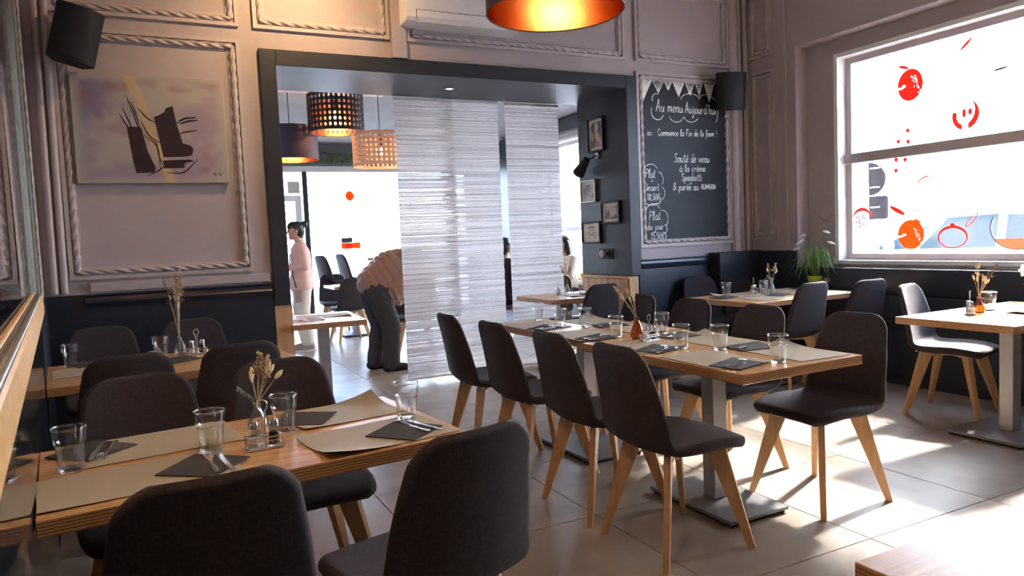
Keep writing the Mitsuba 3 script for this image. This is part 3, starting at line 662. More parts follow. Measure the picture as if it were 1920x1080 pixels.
bouquet(0.105, 4.50, TOPZ + 0.095, 'in a tall brown bunch ' + t2, 0.36, 11, 3, 6, False, (-0.02, 0))
caddy(0.19, 4.45, 8, t2)
placemat(-0.27, 4.20, LT, 'placemat with a lifted corner at the wall end ' + t2, ((1, -1, 0.01),)); placemat(-0.20, 4.46, LT, 'dim placemat on the far side ' + t2, ((1, 1, 0.03),), 0.44, 0.26)
napkin(-0.33, 4.44, 20, 'dark napkin beside the lone tumbler ' + t2); napkin(0.09, 4.26, 30, 'dark napkin before the dried flowers ' + t2)

t3 = 'on the long middle table'
for x, y, l in ((2.374, 4.40, 'at its far end'), (2.286, 3.945, 'second from the far end, aisle side'), (2.412, 3.85, 'third from the far end, middle'), (2.288, 3.330, 'just left of the amber vase'),
                (2.560, 3.270, 'behind the condiment caddy'), (2.300, 2.790, 'left one of the pair before the caddy'), (2.412, 2.640, 'right one of the pair before the caddy'), (2.358, 2.230, 'nearest to us, by the near table end')):
    tumbler(x, y, f'clear tumbler {l}, {t3}')
vase(2.338, 3.205, 'with dried flowers ' + t3, True, 1.18)
bouquet(2.338, 3.205, TOPZ + 0.11, 'in the amber vase ' + t3, 0.20, 21, 7, 2, True, (-0.05, 0.03))
caddy(2.345, 3.105, 12, t3)
ml = ('nearest', 'second', 'third', 'farthest')
for i, y in enumerate((2.47, 2.99, 3.55, 4.12)):
    placemat(2.215, y, 88 + 3 * (i % 2), f'placemat on the aisle side {t3}, {ml[i]} from us', ((-1, -1, 0.004),), 0.42, 0.30)
    napkin(2.185, y - 0.175 + 0.02 * (i % 2), (15, 20, 10, 24)[i], f'dark napkin on the aisle side {t3}, {ml[i]} from us', 1)
    cutlery(2.185, y - 0.165, (-70, -62, -75, -66)[i], f'aisle side of the long table, {ml[i]}')
for i, y in enumerate((2.385, 2.92, 3.58, 4.13)):
    placemat(2.60, y, 87 + 2 * (i % 2), f'placemat on the window side {t3}, {ml[i]} from us', ((1, -1, (0.03, 0.026, 0.02, 0.026)[i]),) if 1 else (), 0.42, 0.29)
    napkin(2.555, y + 0.20, (-12, 8, -10, 6)[i], f'dark napkin on the window side {t3}, {ml[i]} from us', 1)
    cutlery(2.56, y + 0.20, (100, 112, 96, 105)[i], f'window side of the long table, {ml[i]}')
t5 = 'on the small table in the portal'
vase(3.655, 6.14, t5); bouquet(3.655, 6.14, TOPZ + 0.095, 'in the clear vase ' + t5, 0.20, 33, 3, 3, False); caddy(3.585, 6.20, 60, t5)
tumbler(3.86, 6.20, 'clear tumbler at the oak planks ' + t5); placemat(3.70, 5.99, 80, 'placemat ' + t5, ((-1, 1, 0.01),)); napkin(3.80, 5.92, 10, 'dark napkin ' + t5, 1)
t6 = 'on the window corner table'
tumbler(4.376, 4.70, 'clear tumbler at the left end ' + t6); tumbler(4.705, 4.60, 'clear tumbler just left of the flower vase ' + t6); tumbler(4.90, 4.72, 'clear tumbler just right of the flower vase ' + t6)
vase(4.80, 4.60, 'between two tumblers ' + t6); bouquet(4.80, 4.60, TOPZ + 0.095, 'with pale leaves ' + t6, 0.17, 41, 2, 2, True); caddy(4.70, 4.71, 30, t6)
placemat(4.53, 4.70, 2, 'placemat with raised corner left of the vase ' + t6, ((-1, 1, 0.03),)); placemat(4.52, 4.33, 0, 'placemat at the near left ' + t6); placemat(5.12, 4.74, 4, 'placemat with a raised corner right of the vase ' + t6, ((-1, 1, 0.035),)); placemat(5.10, 4.36, 0, 'placemat behind the front right chair ' + t6)
napkin(4.28, 4.62, 10, 'dark napkin at the left end ' + t6, 1); napkin(4.70, 4.43, 20, 'dark napkin at the near edge ' + t6, 1); napkin(5.30, 4.70, 0, 'dark napkin at the bench end ' + t6, 1); cutlery(4.72, 4.43, 70, 'on the corner table')
t7 = 'on the sunlit window table'
caddy(4.405, 2.66, 40, t7); vase(4.49, 2.655, 'with feathery dried flowers ' + t7, True, 0.95); bouquet(4.49, 2.655, TOPZ + 0.09, 'in the amber vase ' + t7, 0.20, 52, 9, 2, False, (0.03, -0.01))
tumbler(4.62, 2.67, 'clear tumbler behind the amber vase ' + t7); placemat(4.80, 2.42, 2, 'placemat ' + t7, ((-1, 0, 0.01),))
placemat(1.24, 6.05, -3, 'white paper placemat on the serving table in the portal', ((1, -1, 0.015),)); 
for i in range(5):
    for j in range(2):
        k = thing('spoon', 'steel spoon in the rows of spoons on the serving table in the portal', 'spoon', 'spoons on the serving table')
        put(k, None, cat([tube([(-0.06, 0, 0.004), (0.04, 0, 0.006)], 0.003, 6), ball((0.055, 0, 0.006), 0.02, 1, (1, 0.65, 0.25))]), CHROME, 40, tw=W((0.985 + 0.13 * j, 5.70 + 0.045 * i, TOPZ + 0.002), 0.3))

# ------------------------------------------------------------------ mirror
MI = thing('wall_mirror', 'long wall mirror in a gilt and silvered frame beside us on the askew wall', 'mirror')
put(MI, 'glass', lwbox(-1.6, 3.22, 0.0005, 0.004, 1.19, 3.66), MIRROR, False)
put(MI, 'gilt_rail', hull([lw(s, o, z) for s in (-1.7, 3.28) for o, z in ((0.0005, 1.105), (0.028, 1.112), (0.031, 1.125), (0.029, 1.180), (0.024, 1.188), (0.0005, 1.188))]), GOLDW, False)
put(MI, 'silvered_cove', hull([lw(s, o, z) for s in (-1.6, 3.2) for o, z in ((0.004, 1.188), (0.020, 1.188), (0.012, 1.194), (0.004, 1.202))]), SILVER, False)
put(MI, 'gilt_fillet', tube([lw(-1.6, 0.006, 1.204), lw(3.18, 0.006, 1.204)], 0.0035, 8), GOLDW)
BEAD = mikit.ply(tm(ball((0, 0, 0), 0.0085, 2, (1.0, 0.9, 1.0)).vertices @ np.array([[1, 0, 0], [0.35, 1, 0], [0, 0, 1]]), ball((0, 0, 0), 1, 2).faces), SILVER, True)
for i in range(150): put(MI, 'rope_bead', BEAD, None, tw=W(lw(0.70 + i * 0.0165, 0.0185, 1.193), 0.1))
put(MI, 'stile', hull([lw(s, o, z) for z in (1.15, 3.66) for s, o in ((3.14, 0.0005), (3.15, 0.014), (3.20, 0.016), (3.27, 0.026), (3.285, 0.0005))]), STILE, False)
put(MI, 'stile_rope', cat([rope(lw(3.255, 0.024, 1.2), lw(3.255, 0.024, 3.66), 0.006, 0.10, 2, 8, 0.012), tube([lw(3.165, 0.015, 1.2), lw(3.165, 0.015, 3.66)], 0.004, 6)]), STILE, 50)

# ------------------------------------------------------------------ things on the walls
def wallsock(): 
    k = thing('wall_socket', 'white double wall socket left of the painting', 'socket')
    put(k, 'plate', cbox(-0.482, -0.422, YB - 0.012, YB, 2.293, 2.365, 0.003), WHITE)
    put(k, 'insert', cat([tm(lathe([(0, 0), (0.013, 0), (0.015, 0.002), (0.013, 0.003), (0, 0.0025)], 16).vertices[:, [0, 2, 1]] * [1, -1, 1] + [x, YB - 0.012, 2.328], lathe([(0, 0), (0.013, 0), (0.015, 0.002), (0.013, 0.003), (0, 0.0025)], 16).faces) for x in (-0.467, -0.437)]), SILVER)
wallsock()
PA = thing('painting', 'abstract canvas painting with black blocks and brush strokes on a cream and violet ground', 'painting')
x0, x1, z0, z1, yf = -0.410, 0.529, 1.812, 2.536, 5.555
put(PA, 'canvas', cbox(x0, x1, yf, 5.597, z0, z1, 0.003), CANVAS, False)
def pp(u, v): return (x0 + u * (x1 - x0), z0 + (1 - v) * (z1 - z0))
def blob(pts, name, m, lift=0.0012):
    put(PA, name, prism([pp(u, v) for u, v in pts], lift, 'y', yf - lift), m, False)
blob([(0.335, 0.475), (0.425, 0.475), (0.46, 0.70), (0.505, 0.86), (0.49, 0.90), (0.375, 0.905), (0.36, 0.80)], 'black_block', INK)
blob([(0.515, 0.38), (0.55, 0.36), (0.585, 0.33), (0.60, 0.29), (0.645, 0.27), (0.665, 0.45), (0.695, 0.62), (0.745, 0.64), (0.765, 0.67), (0.755, 0.73), (0.72, 0.745), (0.56, 0.755), (0.545, 0.62)], 'black_block', INK)
blob([(0.555, 0.785), (0.735, 0.775), (0.765, 0.79), (0.70, 0.81), (0.695, 0.855), (0.56, 0.86)], 'black_block', INK)
def brush(pts, r, name, m):
    c = cr([pp(u, v) for u, v in pts], 7); t = np.linspace(0, 1, len(c)); d = np.gradient(c, axis=0); d /= np.linalg.norm(d, axis=1, keepdims=True); nn = np.stack([-d[:, 1], d[:, 0]], 1)
    w = (r * (0.35 + 0.65 * np.sin(PI * np.clip(t, 0.04, 0.96))))[:, None]
    V = np.vstack([np.stack([(c + nn * w)[:, 0], np.full(len(c), yf - 0.0014), (c + nn * w)[:, 1]], 1), np.stack([(c - nn * w)[:, 0], np.full(len(c), yf - 0.0014), (c - nn * w)[:, 1]], 1)])
    n = len(c); F = [(i, i + n, i + 1) for i in range(n - 1)] + [(i + 1, i + n, i + n + 1) for i in range(n - 1)]
    V2 = np.vstack([V, V + [0, 0.001, 0]])
    put(PA, name, tm(V2, F), m, False)
for pts in ([(0.345, 0.19), (0.38, 0.33), (0.41, 0.50)], [(0.315, 0.30), (0.35, 0.42), (0.375, 0.52)], [(0.295, 0.36), (0.33, 0.45), (0.365, 0.52)], [(0.375, 0.24), (0.40, 0.36), (0.42, 0.5)],
            [(0.415, 0.30), (0.47, 0.39), (0.525, 0.43)], [(0.43, 0.42), (0.48, 0.56), (0.56, 0.63)], [(0.44, 0.55), (0.52, 0.65), (0.535, 0.86)], [(0.57, 0.90), (0.69, 0.895), (0.79, 0.77)], [(0.45, 0.93), (0.52, 0.88), (0.57, 0.83)],
            [(0.52, 0.60), (0.53, 0.74), (0.555, 0.84)]):
    brush(pts, 0.0042, 'brush_stroke', INK)
for pts, m in (([(0.665, 0.43), (0.72, 0.385), (0.80, 0.37)], INK), ([(0.68, 0.44), (0.74, 0.41), (0.81, 0.395)], INK), ([(0.67, 0.53), (0.73, 0.51), (0.80, 0.495)], MAROON)): brush(pts, 0.007, 'brush_stroke', m)
for pts in ([(0.885, 0.92), (0.90, 0.90), (0.905, 0.935), (0.92, 0.90)], [(0.925, 0.92), (0.935, 0.905), (0.94, 0.93), (0.955, 0.895)]): brush(pts, 0.0022, 'signature', INK)

def rot_about(m, c, ax, deg): 
    R = trimesh.transformations.rotation_matrix(math.radians(deg), ax, c); return tm(trimesh.transformations.transform_points(m.vertices, R), m.faces)
def speaker(c, w, h, d, spin, yaw, tilt, label):
    k = thing('wall_speaker', label, 'speaker', 'black wall speakers')
    pl = [(-w * 0.32, d / 2), (w * 0.32, d / 2)] + [(w / 2 * math.cos(a), -d * 0.18 - d * 0.32 * math.sin(a)) for a in np.linspace(0, PI, 13)]
    body = prism(pl, h, 'z', -h / 2)
    front = [(x * 0.93, y + 0.002) for x, y in pl if y < -d * 0.1]; front2 = [(x * 0.93, y - 0.006) for x, y in pl if y < -d * 0.1][::-1]
    gr = prism(front + front2, h * 0.92, 'z', -h * 0.46)
    arm = tube([(0, d / 2 - 0.01, 0), (0, d / 2 + 0.06, 0)], 0.014, 8)
    for nm, m, mt in (('cabinet', body, BLACKP), ('grille', gr, BLACKP), ('bracket', arm, STEEL)):
        m = rot_about(m, (0, 0, 0), (1, 0, 0), tilt); m = rot_about(m, (0, 0, 0), (0, 0, 1), yaw); m = rot_about(m, (0, 0, 0), (0, 1, 0), spin)
        put(k, nm, moved(m, c), mt, 25)
speaker((-0.345, 5.42, 2.735), 0.27, 0.345, 0.20, 14, 12, 0, 'black speaker hung askew above the painting in the left corner')
speaker((5.145, 5.42, 2.665), 0.30, 0.35, 0.22, 0, -20, 7, 'black speaker upright in the corner by the chalkboard')
# air conditioner
AC = thing('air_conditioner', 'white split air conditioner above the portal', 'air conditioner')
prof = [(5.598, 3.03), (5.598, 3.31), (5.40, 3.31), (5.375, 3.28), (5.375, 3.06), (5.40, 3.035)]
put(AC, 'housing', prism([(y, z) for y, z in prof], 0.985, 'x', 1.865), WHITE, 25)
put(AC, 'louvre', hull([(x, y, z) for x in (1.95, 2.70) for y, z in ((5.372, 3.115), (5.372, 3.065), (5.398, 3.032), (5.42, 3.031), (5.42, 3.036), (5.38, 3.07))]), WHITE, False)
put(AC, 'gap', cat([box(1.945, 2.705, 5.3725, 5.377, 3.116, 3.119), box(1.9425, 1.945, 5.3725, 5.377, 3.05, 3.119), box(2.705, 2.7075, 5.3725, 5.377, 3.05, 3.119)]), RUBBER, False)
put(AC, 'display', cbox(2.735, 2.835, 5.370, 5.380, 3.07, 3.12), SALT, False)

# pictures, lamp and switch on the inner face of the portal
XJ = 4.023
FRG = 'small framed pictures on the portal jamb'
def picture(y0, y1, z0, z1, frame, inner, label, motif=None):
    k = thing('picture_frame', label, 'picture', FRG); w = 0.018; xo = XJ - 0.028
    put(k, 'frame', cat([cbox(xo, XJ - 0.001, y0, y0 + w, z0, z1, 0.002), cbox(xo, XJ - 0.001, y1 - w, y1, z0, z1, 0.002), cbox(xo, XJ - 0.001, y0 + w, y1 - w, z0, z0 + w, 0.002), cbox(xo, XJ - 0.001, y0 + w, y1 - w, z1 - w, z1, 0.002)]), frame)
    put(k, 'mount', box(XJ - 0.014, XJ - 0.002, y0 + w, y1 - w, z0 + w, z1 - w), PASSE, False)
    m = 0.028
    put(k, 'print', box(XJ - 0.0155, XJ - 0.014, y0 + w + m, y1 - w - m, z0 + w + m, z1 - w - m), inner, False)
    return k
picture(5.935, 6.215, 2.145, 2.482, BLACKP, PHOTOW, 'upright framed picture in warm tones, topmost on the portal jamb')
picture(6.105, 6.385, 1.655, 1.885, SILVER, PHOTO, 'pale silver framed picture under the black wall lamp')
picture(5.705, 6.015, 1.428, 1.648, BLACKP, PHOTO, 'dark framed picture of an arched shape, nearest the portal front edge')
k4 = picture(6.045, 6.385, 1.240, 1.462, BLACKP, PASSE, 'framed drawing of a bicycle, lowest on the portal jamb')
yc, zc = 6.215, 1.325
circ = lambda y, z, r, a0=0, a1=2 * PI: [(XJ - 0.0165, y + r * math.cos(a), z + r * math.sin(a)) for a in np.linspace(a0, a1, 22)]
put(k4, 'bicycle_drawing', cat([tube(circ(yc - 0.06, zc, 0.032), 0.0014, 5), tube(circ(yc + 0.06, zc, 0.032), 0.0014, 5)] + [tube([(XJ - 0.0165, yc + a, zc + b), (XJ - 0.0165, yc + c, zc + d)], 0.0014, 5) for a, b, c, d in
    ((-0.06, 0, -0.035, 0.05), (-0.035, 0.05, 0.03, 0.045), (0.03, 0.045, 0.06, 0), (0.06, 0, -0.005, 0), (-0.005, 0, -0.035, 0.05), (-0.005, 0, 0.035, 0.06), (-0.045, 0.055, -0.022, 0.058), (0.02, 0.06, 0.05, 0.06))]), DECG)
put(k4, 'title_bar', box(XJ - 0.0175, XJ - 0.0155, yc - 0.06, yc + 0.06, 1.392, 1.412), DECG, False)
LA = thing('wall_lamp', 'black cone wall lamp on the portal jamb between the pictures', 'lamp')
put(LA, 'wall_plate', tm(lathe([(0, 0), (0.034, 0), (0.036, 0.004), (0.034, 0.02), (0, 0.021)], 24).vertices[:, [2, 0, 1]] * [-1, 1, 1] + [XJ, 6.062, 2.108], lathe([(0, 0), (0.034, 0), (0.036, 0.004), (0.034, 0.02), (0, 0.021)], 24).faces[:, ::-1]), SILVER)
put(LA, 'arm', tube(cr([(XJ - 0.02, 6.062, 2.108), (XJ - 0.07, 6.09, 2.085), (XJ - 0.09, 6.15, 2.075)]), 0.007, 8), BLACKP)
def cone_between(a, b, r0, r1, n=24, t=0.003):
    a, b = np.array(a, float), np.array(b, float); d = b - a; L = np.linalg.norm(d); d /= L
    m = lathe([(r0 * 0.2, 0), (r0, 0.004), (r1, L), (r1 - t, L), (r0 - t, 0.008), (0.0, 0.006)], n); u = np.cross(d, [1, 0, 0.1]); u /= np.linalg.norm(u); w = np.cross(d, u)
    return tm(m.vertices @ np.stack([u, w, d]) + a, m.faces)
put(LA, 'shade', cone_between((XJ - 0.09, 6.13, 2.085), (XJ - 0.10, 6.285, 1.955), 0.032, 0.062), BLACKP)
SW = thing('rotary_switch', 'double rotary switch with one pale and one dark dial low on the portal jamb', 'switch')
put(SW, 'plate', cbox(XJ - 0.010, XJ, 5.865, 6.09, 1.082, 1.186, 0.003), BLACKP)
for y, mt in ((6.035, PASSE), (5.935, BLACKP)):
    l = lathe([(0, 0), (0.040, 0), (0.041, 0.006), (0.036, 0.012), (0.0, 0.013)], 24)
    put(SW, 'dial', tm(l.vertices[:, [2, 0, 1]] * [-1, 1, 1] + [XJ - 0.010, y, 1.134], l.faces[:, ::-1]), mt)
    put(SW, 'knob', cbox(XJ - 0.034, XJ - 0.022, y - 0.004, y + 0.004, 1.115, 1.153, 0.001), mt)

# ------------------------------------------------------------------ chalkboard and its handwriting
CK = thing('chalkboard', 'black menu chalkboard with white handwriting inside the rope moulding', 'chalkboard')
put(CK, 'board', cbox(4.205, 5.247, YB - 0.012, YB - 0.001, 1.246, 2.772, 0.002), BOARD, False)
GL = {  # pen strokes per letter on a grid: baseline 0, small letters to 5, capitals to 10
 'a': (5, ['4.4,4 2,5 .4,3 .6,.8 2,0 3.6,1 4.4,4', '4.4,5 4.3,2 4.6,.3 5.4,.4']), 'b': (5, ['.6,10 .6,0', '.6,3 2.4,5 4.3,3.6 4.2,1 2.4,0 .6,1']), 'c': (4.3, ['4,4.2 2.4,5 .6,3.6 .6,1.2 2.2,0 4,.8']),
 'd': (5, ['4.2,4 2,5 .4,3 .6,.8 2,0 3.6,1 4.2,4', '4.3,10 4.2,.6 5.2,.2']), 'e': (4.4, ['.6,2.4 3.6,3 3.4,4.6 1.8,5 .5,3 .7,.8 2.2,0 4.2,.9']), 'f': (4, ['4,9 2.8,10 1.8,8 1.8,-3 .8,-4.4', '0,5 3.8,5']),
 'g': (5, ['4.2,4 2,5 .4,3 .6,1 2,.3 4.2,2', '4.4,5 4.4,-2.4 2.6,-4.4 .6,-3']), 'h': (5, ['.6,10 .6,0', '.6,3 2.2,5 3.8,4.4 3.9,.6 5,.2']), 'i': (2.2, ['1,5 1,.6 2,.2', '1,7 1.1,7.4']), 'j': (3, ['1.8,5 1.8,-2.6 .4,-4.2 -.8,-3', '1.8,7 1.9,7.4']),
 'l': (3, ['.4,2 2.4,8.6 1.6,10 .9,8 1,1 2,0 3,.8']), 'm': (7, ['.5,5 .6,0', '.6,3.4 2,5 3,4.4 3.1,0', '3.1,3.4 4.6,5 5.7,4.4 5.8,.6 6.8,.3']), 'n': (5, ['.5,5 .6,0', '.6,3.4 2.2,5 3.6,4.4 3.7,.6 4.8,.3']),
 'o': (4.6, ['2.2,5 .5,3.6 .6,1 2.2,0 3.9,1.2 3.9,3.8 2.2,5']), 'p': (5, ['.6,5 .6,-4', '.6,3.4 2.4,5 4.2,3.8 4.1,1.2 2.4,0 .6,1']), 'r': (3.8, ['.5,5 .6,0', '.6,3 1.8,4.8 3.4,4.8']), 's': (4, ['3.6,4.2 2,5 .8,4 1.4,2.8 3.2,2 3.4,.8 2,0 .4,.7']),
 't': (3.6, ['1.6,9 1.5,.8 2.6,0 3.6,.7', '0,6 3.4,6.1']), 'u': (5, ['.5,5 .6,1.2 1.8,0 3.4,.8 4,4', '4.1,5 4.1,.7 5,.2']), 'v': (4.4, ['.3,5 2,0 3.8,5']), 'A': (7, ['.4,0 3,10 3.4,10 6,0', '1.4,3.6 5,3.8']), 'C': (6.4, ['6,8.4 4,10 1.4,8 .7,4 2,.8 4.2,0 6.2,1.6']),
 'D': (6.6, ['1,10 1,0 4,.4 6,3.4 5.4,7.6 3,10 .2,9.8']), 'F': (5.8, ['1.4,10 1.2,0', '0,9.8 5.6,10', '1.3,5.4 4.4,5.6']), 'S': (5.8, ['5.4,8.6 3.6,10 1.4,8.6 1.6,6.6 4.4,4.4 4.8,1.8 3,0 .4,1.2']), 'P': (5.8, ['1,10 1,0', '.2,9 3,10 5.4,8.4 4.8,5.8 1,4.8']),
 'R': (6, ['1,10 1,0', '.2,9.4 3,10 5,8.4 4.4,6 1,5', '2.6,5 5.4,0']), 'O': (6.4, ['3,10 .6,7 .7,2.6 3,0 5.5,2.8 5.4,7.4 3,10']), 'M': (7.6, ['.5,0 1,10 3.6,3.6 6.2,10 6.8,0']), 'I': (2.4, ['1,10 1,0']), 'N': (6.4, ['.6,0 .8,10 5.2,0 5.4,10']),
 '1': (3.4, ['.4,7.6 2,10 2,0']), '5': (5, ['4.4,10 1.2,10 .9,6 3,6.4 4.4,4 3.4,.8 .6,.6']), '8': (5, ['2.4,5.2 4.2,7.6 2.4,10 .7,7.6 2.4,5.2 4.5,2.6 2.4,0 .4,2.6 2.4,5.2']), '0': (5, ['2.4,10 .6,6.6 .8,2.4 2.4,0 4.2,2.6 4.2,7 2.4,10']),
 ',': (2, ['1,1 .6,-1.6']), '.': (2, ['.8,.1 1,.5']), '!': (2.4, ['1.2,10 1,3', '.9,.1 1,.5']), "'": (2, ['1,10 .7,7.6']), '+': (6, ['3,7 3,1.4', '.4,4.2 5.6,4.2']), '&': (6.6, ['6,1 2,7.4 2.2,9.6 3.6,9.6 3.6,7.6 .6,3 1.4,.3 3.4,.4 5.8,4']), ' ': (3.4, []),
 '€': (6, ['5.8,8.6 4,10 2,8 1.5,4.6 2.4,1 4.4,.2 5.8,1.4', '.2,6 4.4,6.2', '.2,4 4,4.2']), 'é': (4.4, ['.6,2.4 3.6,3 3.4,4.6 1.8,5 .5,3 .7,.8 2.2,0 4.2,.9', '1.8,6.6 3.2,8.2']), 'è': (4.4, ['.6,2.4 3.6,3 3.4,4.6 1.8,5 .5,3 .7,.8 2.2,0 4.2,.9', '1.4,8.2 2.8,6.6']),
 'à': (5, ['4.4,4 2,5 .4,3 .6,.8 2,0 3.6,1 4.4,4', '4.4,5 4.3,2 4.6,.3 5.4,.4', '1.4,8.2 2.8,6.6'])}
YC = YB - 0.0122
def pen(c, w):
    """a chalk line through points (x, z) on the board"""
    c = np.asarray(c, float); d = np.gradient(c, axis=0); d /= np.linalg.norm(d, axis=1, keepdims=True) + 1e-9; nn = np.stack([-d[:, 1], d[:, 0]], 1) * w / 2
    n = len(c); L, R = c + nn, c - nn
    V = np.vstack([np.stack([q[:, 0], np.full(n, y), q[:, 1]], 1) for q, y in ((L, YC - 0.001), (R, YC - 0.001), (L, YC), (R, YC))])
    i = np.arange(n - 1); F = []
    for a, b in ((0, 1), (2, 0), (1, 3)): F += [np.stack([a * n + i, b * n + i, b * n + i + 1], 1), np.stack([a * n + i, b * n + i + 1, a * n + i + 1], 1)]
    return tm(V, np.vstack(F))
def write(text, x, z, width, h, name='handwriting', slope=0.0, w=0.0048):
    tot = sum(GL[ch][0] + 0.7 for ch in text); sx = width / tot; sz = h / 10; q = 0; ms = []
    for ch in text:
        a, st = GL[ch]
        for s in st:
            p = np.array([[float(v) for v in t.split(',')] for t in s.split()])
            c = cr(p, 5); px = x + (q + c[:, 0] + 0.12 * c[:, 1]) * sx
            ms.append(pen(np.stack([px, z + c[:, 1] * sz + slope * (px - x)], 1), w))
        q += a + 0.7
    put(CK, name, cat(ms), CHALK, False)
write('Au menu', 4.375, 2.475, 0.33, 0.105, slope=-0.01, w=0.007); write("Aujourd'hui", 4.725, 2.47, 0.40, 0.095, slope=0.0, w=0.007)
write('ici... Commence la Fin de la faim !', 4.265, 2.245, 0.86, 0.062, slope=0.01, w=0.0055)
write('Sauté de veau', 4.575, 1.995, 0.45, 0.085, w=0.0055); write('à la crème', 4.640, 1.905, 0.33, 0.070, w=0.0055); write('Spaghetti', 4.660, 1.815, 0.26, 0.075, w=0.0055)
write('& purée au', 4.555, 1.725, 0.32, 0.075, w=0.0055); write('ROMARIN', 4.905, 1.730, 0.19, 0.050, w=0.0055)
write('Plat', 4.225, 1.845, 0.125, 0.085, w=0.0055); write('+', 4.285, 1.800, 0.035, 0.035); write('Dessert', 4.215, 1.725, 0.175, 0.070, w=0.0055); write('18,50€', 4.240, 1.632, 0.155, 0.062, w=0.0055)
write('Plat', 4.255, 1.445, 0.145, 0.085, w=0.0055); write('du jour', 4.230, 1.352, 0.20, 0.070, w=0.0055); write('15,50€', 4.270, 1.262, 0.165, 0.062, w=0.0055)
def arc(cx, cz, rx, rz, a0, a1, n=16): return [(cx + rx * math.cos(math.radians(a)), cz + rz * math.sin(math.radians(a))) for a in np.linspace(a0, a1, n)]
cl = [arc(4.385, 2.585, 0.05, 0.055, 60, 200), arc(4.395, 2.47, 0.075, 0.075, 150, 340), arc(4.62, 2.44, 0.085, 0.06, 190, 350), arc(4.80, 2.44, 0.085, 0.055, 185, 345), arc(4.80, 2.585, 0.125, 0.075, 20, 170), arc(4.99, 2.615, 0.075, 0.045, 30, 170), arc(5.06, 2.50, 0.085, 0.14, -50, 110)]
put(CK, 'cloud_outline', cat([pen(c, 0.006) for c in cl]), CHALK, False)
c1 = [arc(4.295, 1.90, 0.085, 0.075, 25, 165), arc(4.375, 1.83, 0.065, 0.075, -40, 80), arc(4.405, 1.70, 0.05, 0.06, -80, 70), arc(4.365, 1.635, 0.04, 0.035, -120, 60), arc(4.30, 1.64, 0.095, 0.055, 200, 320),
      arc(4.31, 1.505, 0.09, 0.095, 30, 165), arc(4.425, 1.455, 0.06, 0.08, -60, 110), arc(4.425, 1.355, 0.045, 0.045, -80, 70), arc(4.40, 1.275, 0.055, 0.06, -30, 60)]
put(CK, 'cloud_outline', cat([pen(c, 0.006) for c in c1]), CHALK, False)
for i, (a, b, tip) in enumerate(((4.215, 4.335, 2.56), (4.345, 4.475, 2.645), (4.485, 4.575, 2.675), (4.585, 4.725, 2.62), (4.74, 4.85, 2.640), (4.865, 4.955, 2.645), (4.975, 5.10, 2.585))):
    ms = [pen([(a, 2.762), (b, 2.760)], 0.004), pen([(a, 2.762), ((a + b) / 2 - (0.05 if i == 0 else 0), tip)], 0.004), pen([(b, 2.760), ((a + b) / 2 - (0.05 if i == 0 else 0), tip)], 0.004)]
    tx = (a + b) / 2 - (0.05 if i == 0 else 0); nl = 16 if i in (0, 3, 6) else 6
    for j in range(nl):
        t = (j + 0.5) / nl
        ms.append(pen([(a + (b - a) * t, 2.760), (tx + (a + (b - a) * t - tx) * 0.12, tip + (2.76 - tip) * 0.12)], 0.0045 if nl > 10 else 0.004))
    put(CK, 'drawn_pennant', cat(ms), CHALK, False)

# ------------------------------------------------------------------ lamps
def drum(R, z0, h, n, inset=0.0, holes=None):
    """side of a drum shade; holes = (columns, rows, size) punches hexagons"""
    if not holes: 
        m = lathe([(R, z0), (R, z0 + h)], n); return m
    nc, nr, q = holes; V, F = [], []
    for i in range(nc):
        for j in range(nr):
            a0, a1, u0, u1 = 2 * PI * i / nc, 2 * PI * (i + 1) / nc, z0 + 0.02 + (h - 0.04) * j / nr, z0 + 0.02 + (h - 0.04) * (j + 1) / nr
            am, um = (a0 + a1) / 2, (u0 + u1) / 2; b = len(V)
            out = [(a0, u0), (am, u0), (a1, u0), (a1, um), (a1, u1), (am, u1), (a0, u1), (a0, um)]
            inn = [(am + (a1 - a0) * q * math.cos(t) , um + (u1 - u0) * q * 1.15 * math.sin(t)) for t in np.radians([225, 270, 315, 0, 45, 90, 135, 180])]
            for a, u in out + inn: V.append((R * math.cos(a), R * math.sin(a), u))
            for s in range(8):
                t = (s + 1) % 8; F += [(b + s, b + t, b + 8 + t), (b + s, b + 8 + t, b + 8 + s)]
    return cat([tm(V, F), lathe([(R, z0), (R, z0 + 0.02)], n), lathe([(R, z0 + h - 0.02), (R, z0 + h)], n)])
def pendant(x, y, z, R, h, outer, label, top, holes=None, power=1.0, inner=None):
    k = thing('pendant_lamp', label, 'lamp'); o = np.array([x, y, z])
    put(k, 'lampshade', moved(drum(R, 0, h, 72, holes=holes), o), outer, 60)
    put(k, 'lining', moved(drum(R - 0.004, 0.001, h - 0.002, 72, holes=holes), o), inner or COPPER, 60)
    for zz in (0, h): put(k, 'rim', moved(tube([((R - 0.002) * math.cos(a), (R - 0.002) * math.sin(a), zz) for a in np.linspace(0, 2 * PI, 73)], 0.0035, 6), o), outer, 60)
    put(k, 'spider', moved(cat([tube([(0, 0, h - 0.03), (0.98 * R * math.cos(a), 0.98 * R * math.sin(a), h - 0.005)], 0.0025, 5) for a in (0.3, 2.4, 4.5)]), o), BLACKP)
    put(k, 'socket', moved(lathe([(0, h * 0.58), (0.02, h * 0.58), (0.022, h * 0.75), (0.012, h), (0, h)], 16), o), BLACKP, 40)
    put(k, 'cord', tube([(x, y, z + h), (x, y, top)], 0.004, 6), BLACKP)
    b = put(k, 'bulb', moved(ball((0, 0, h * 0.47), 0.042, 2), o), None, True)
    scene[b]['emitter'] = {'type': 'area', 'radiance': rgb(*(np.array((1.0, 0.60, 0.27)) * 75 * power * LAMP))}
pendant(1.61, 2.72, 2.285, 0.295, 0.34, SHADE, 'large copper lined drum pendant cut off by the upper frame edge', 3.7, power=0.30)
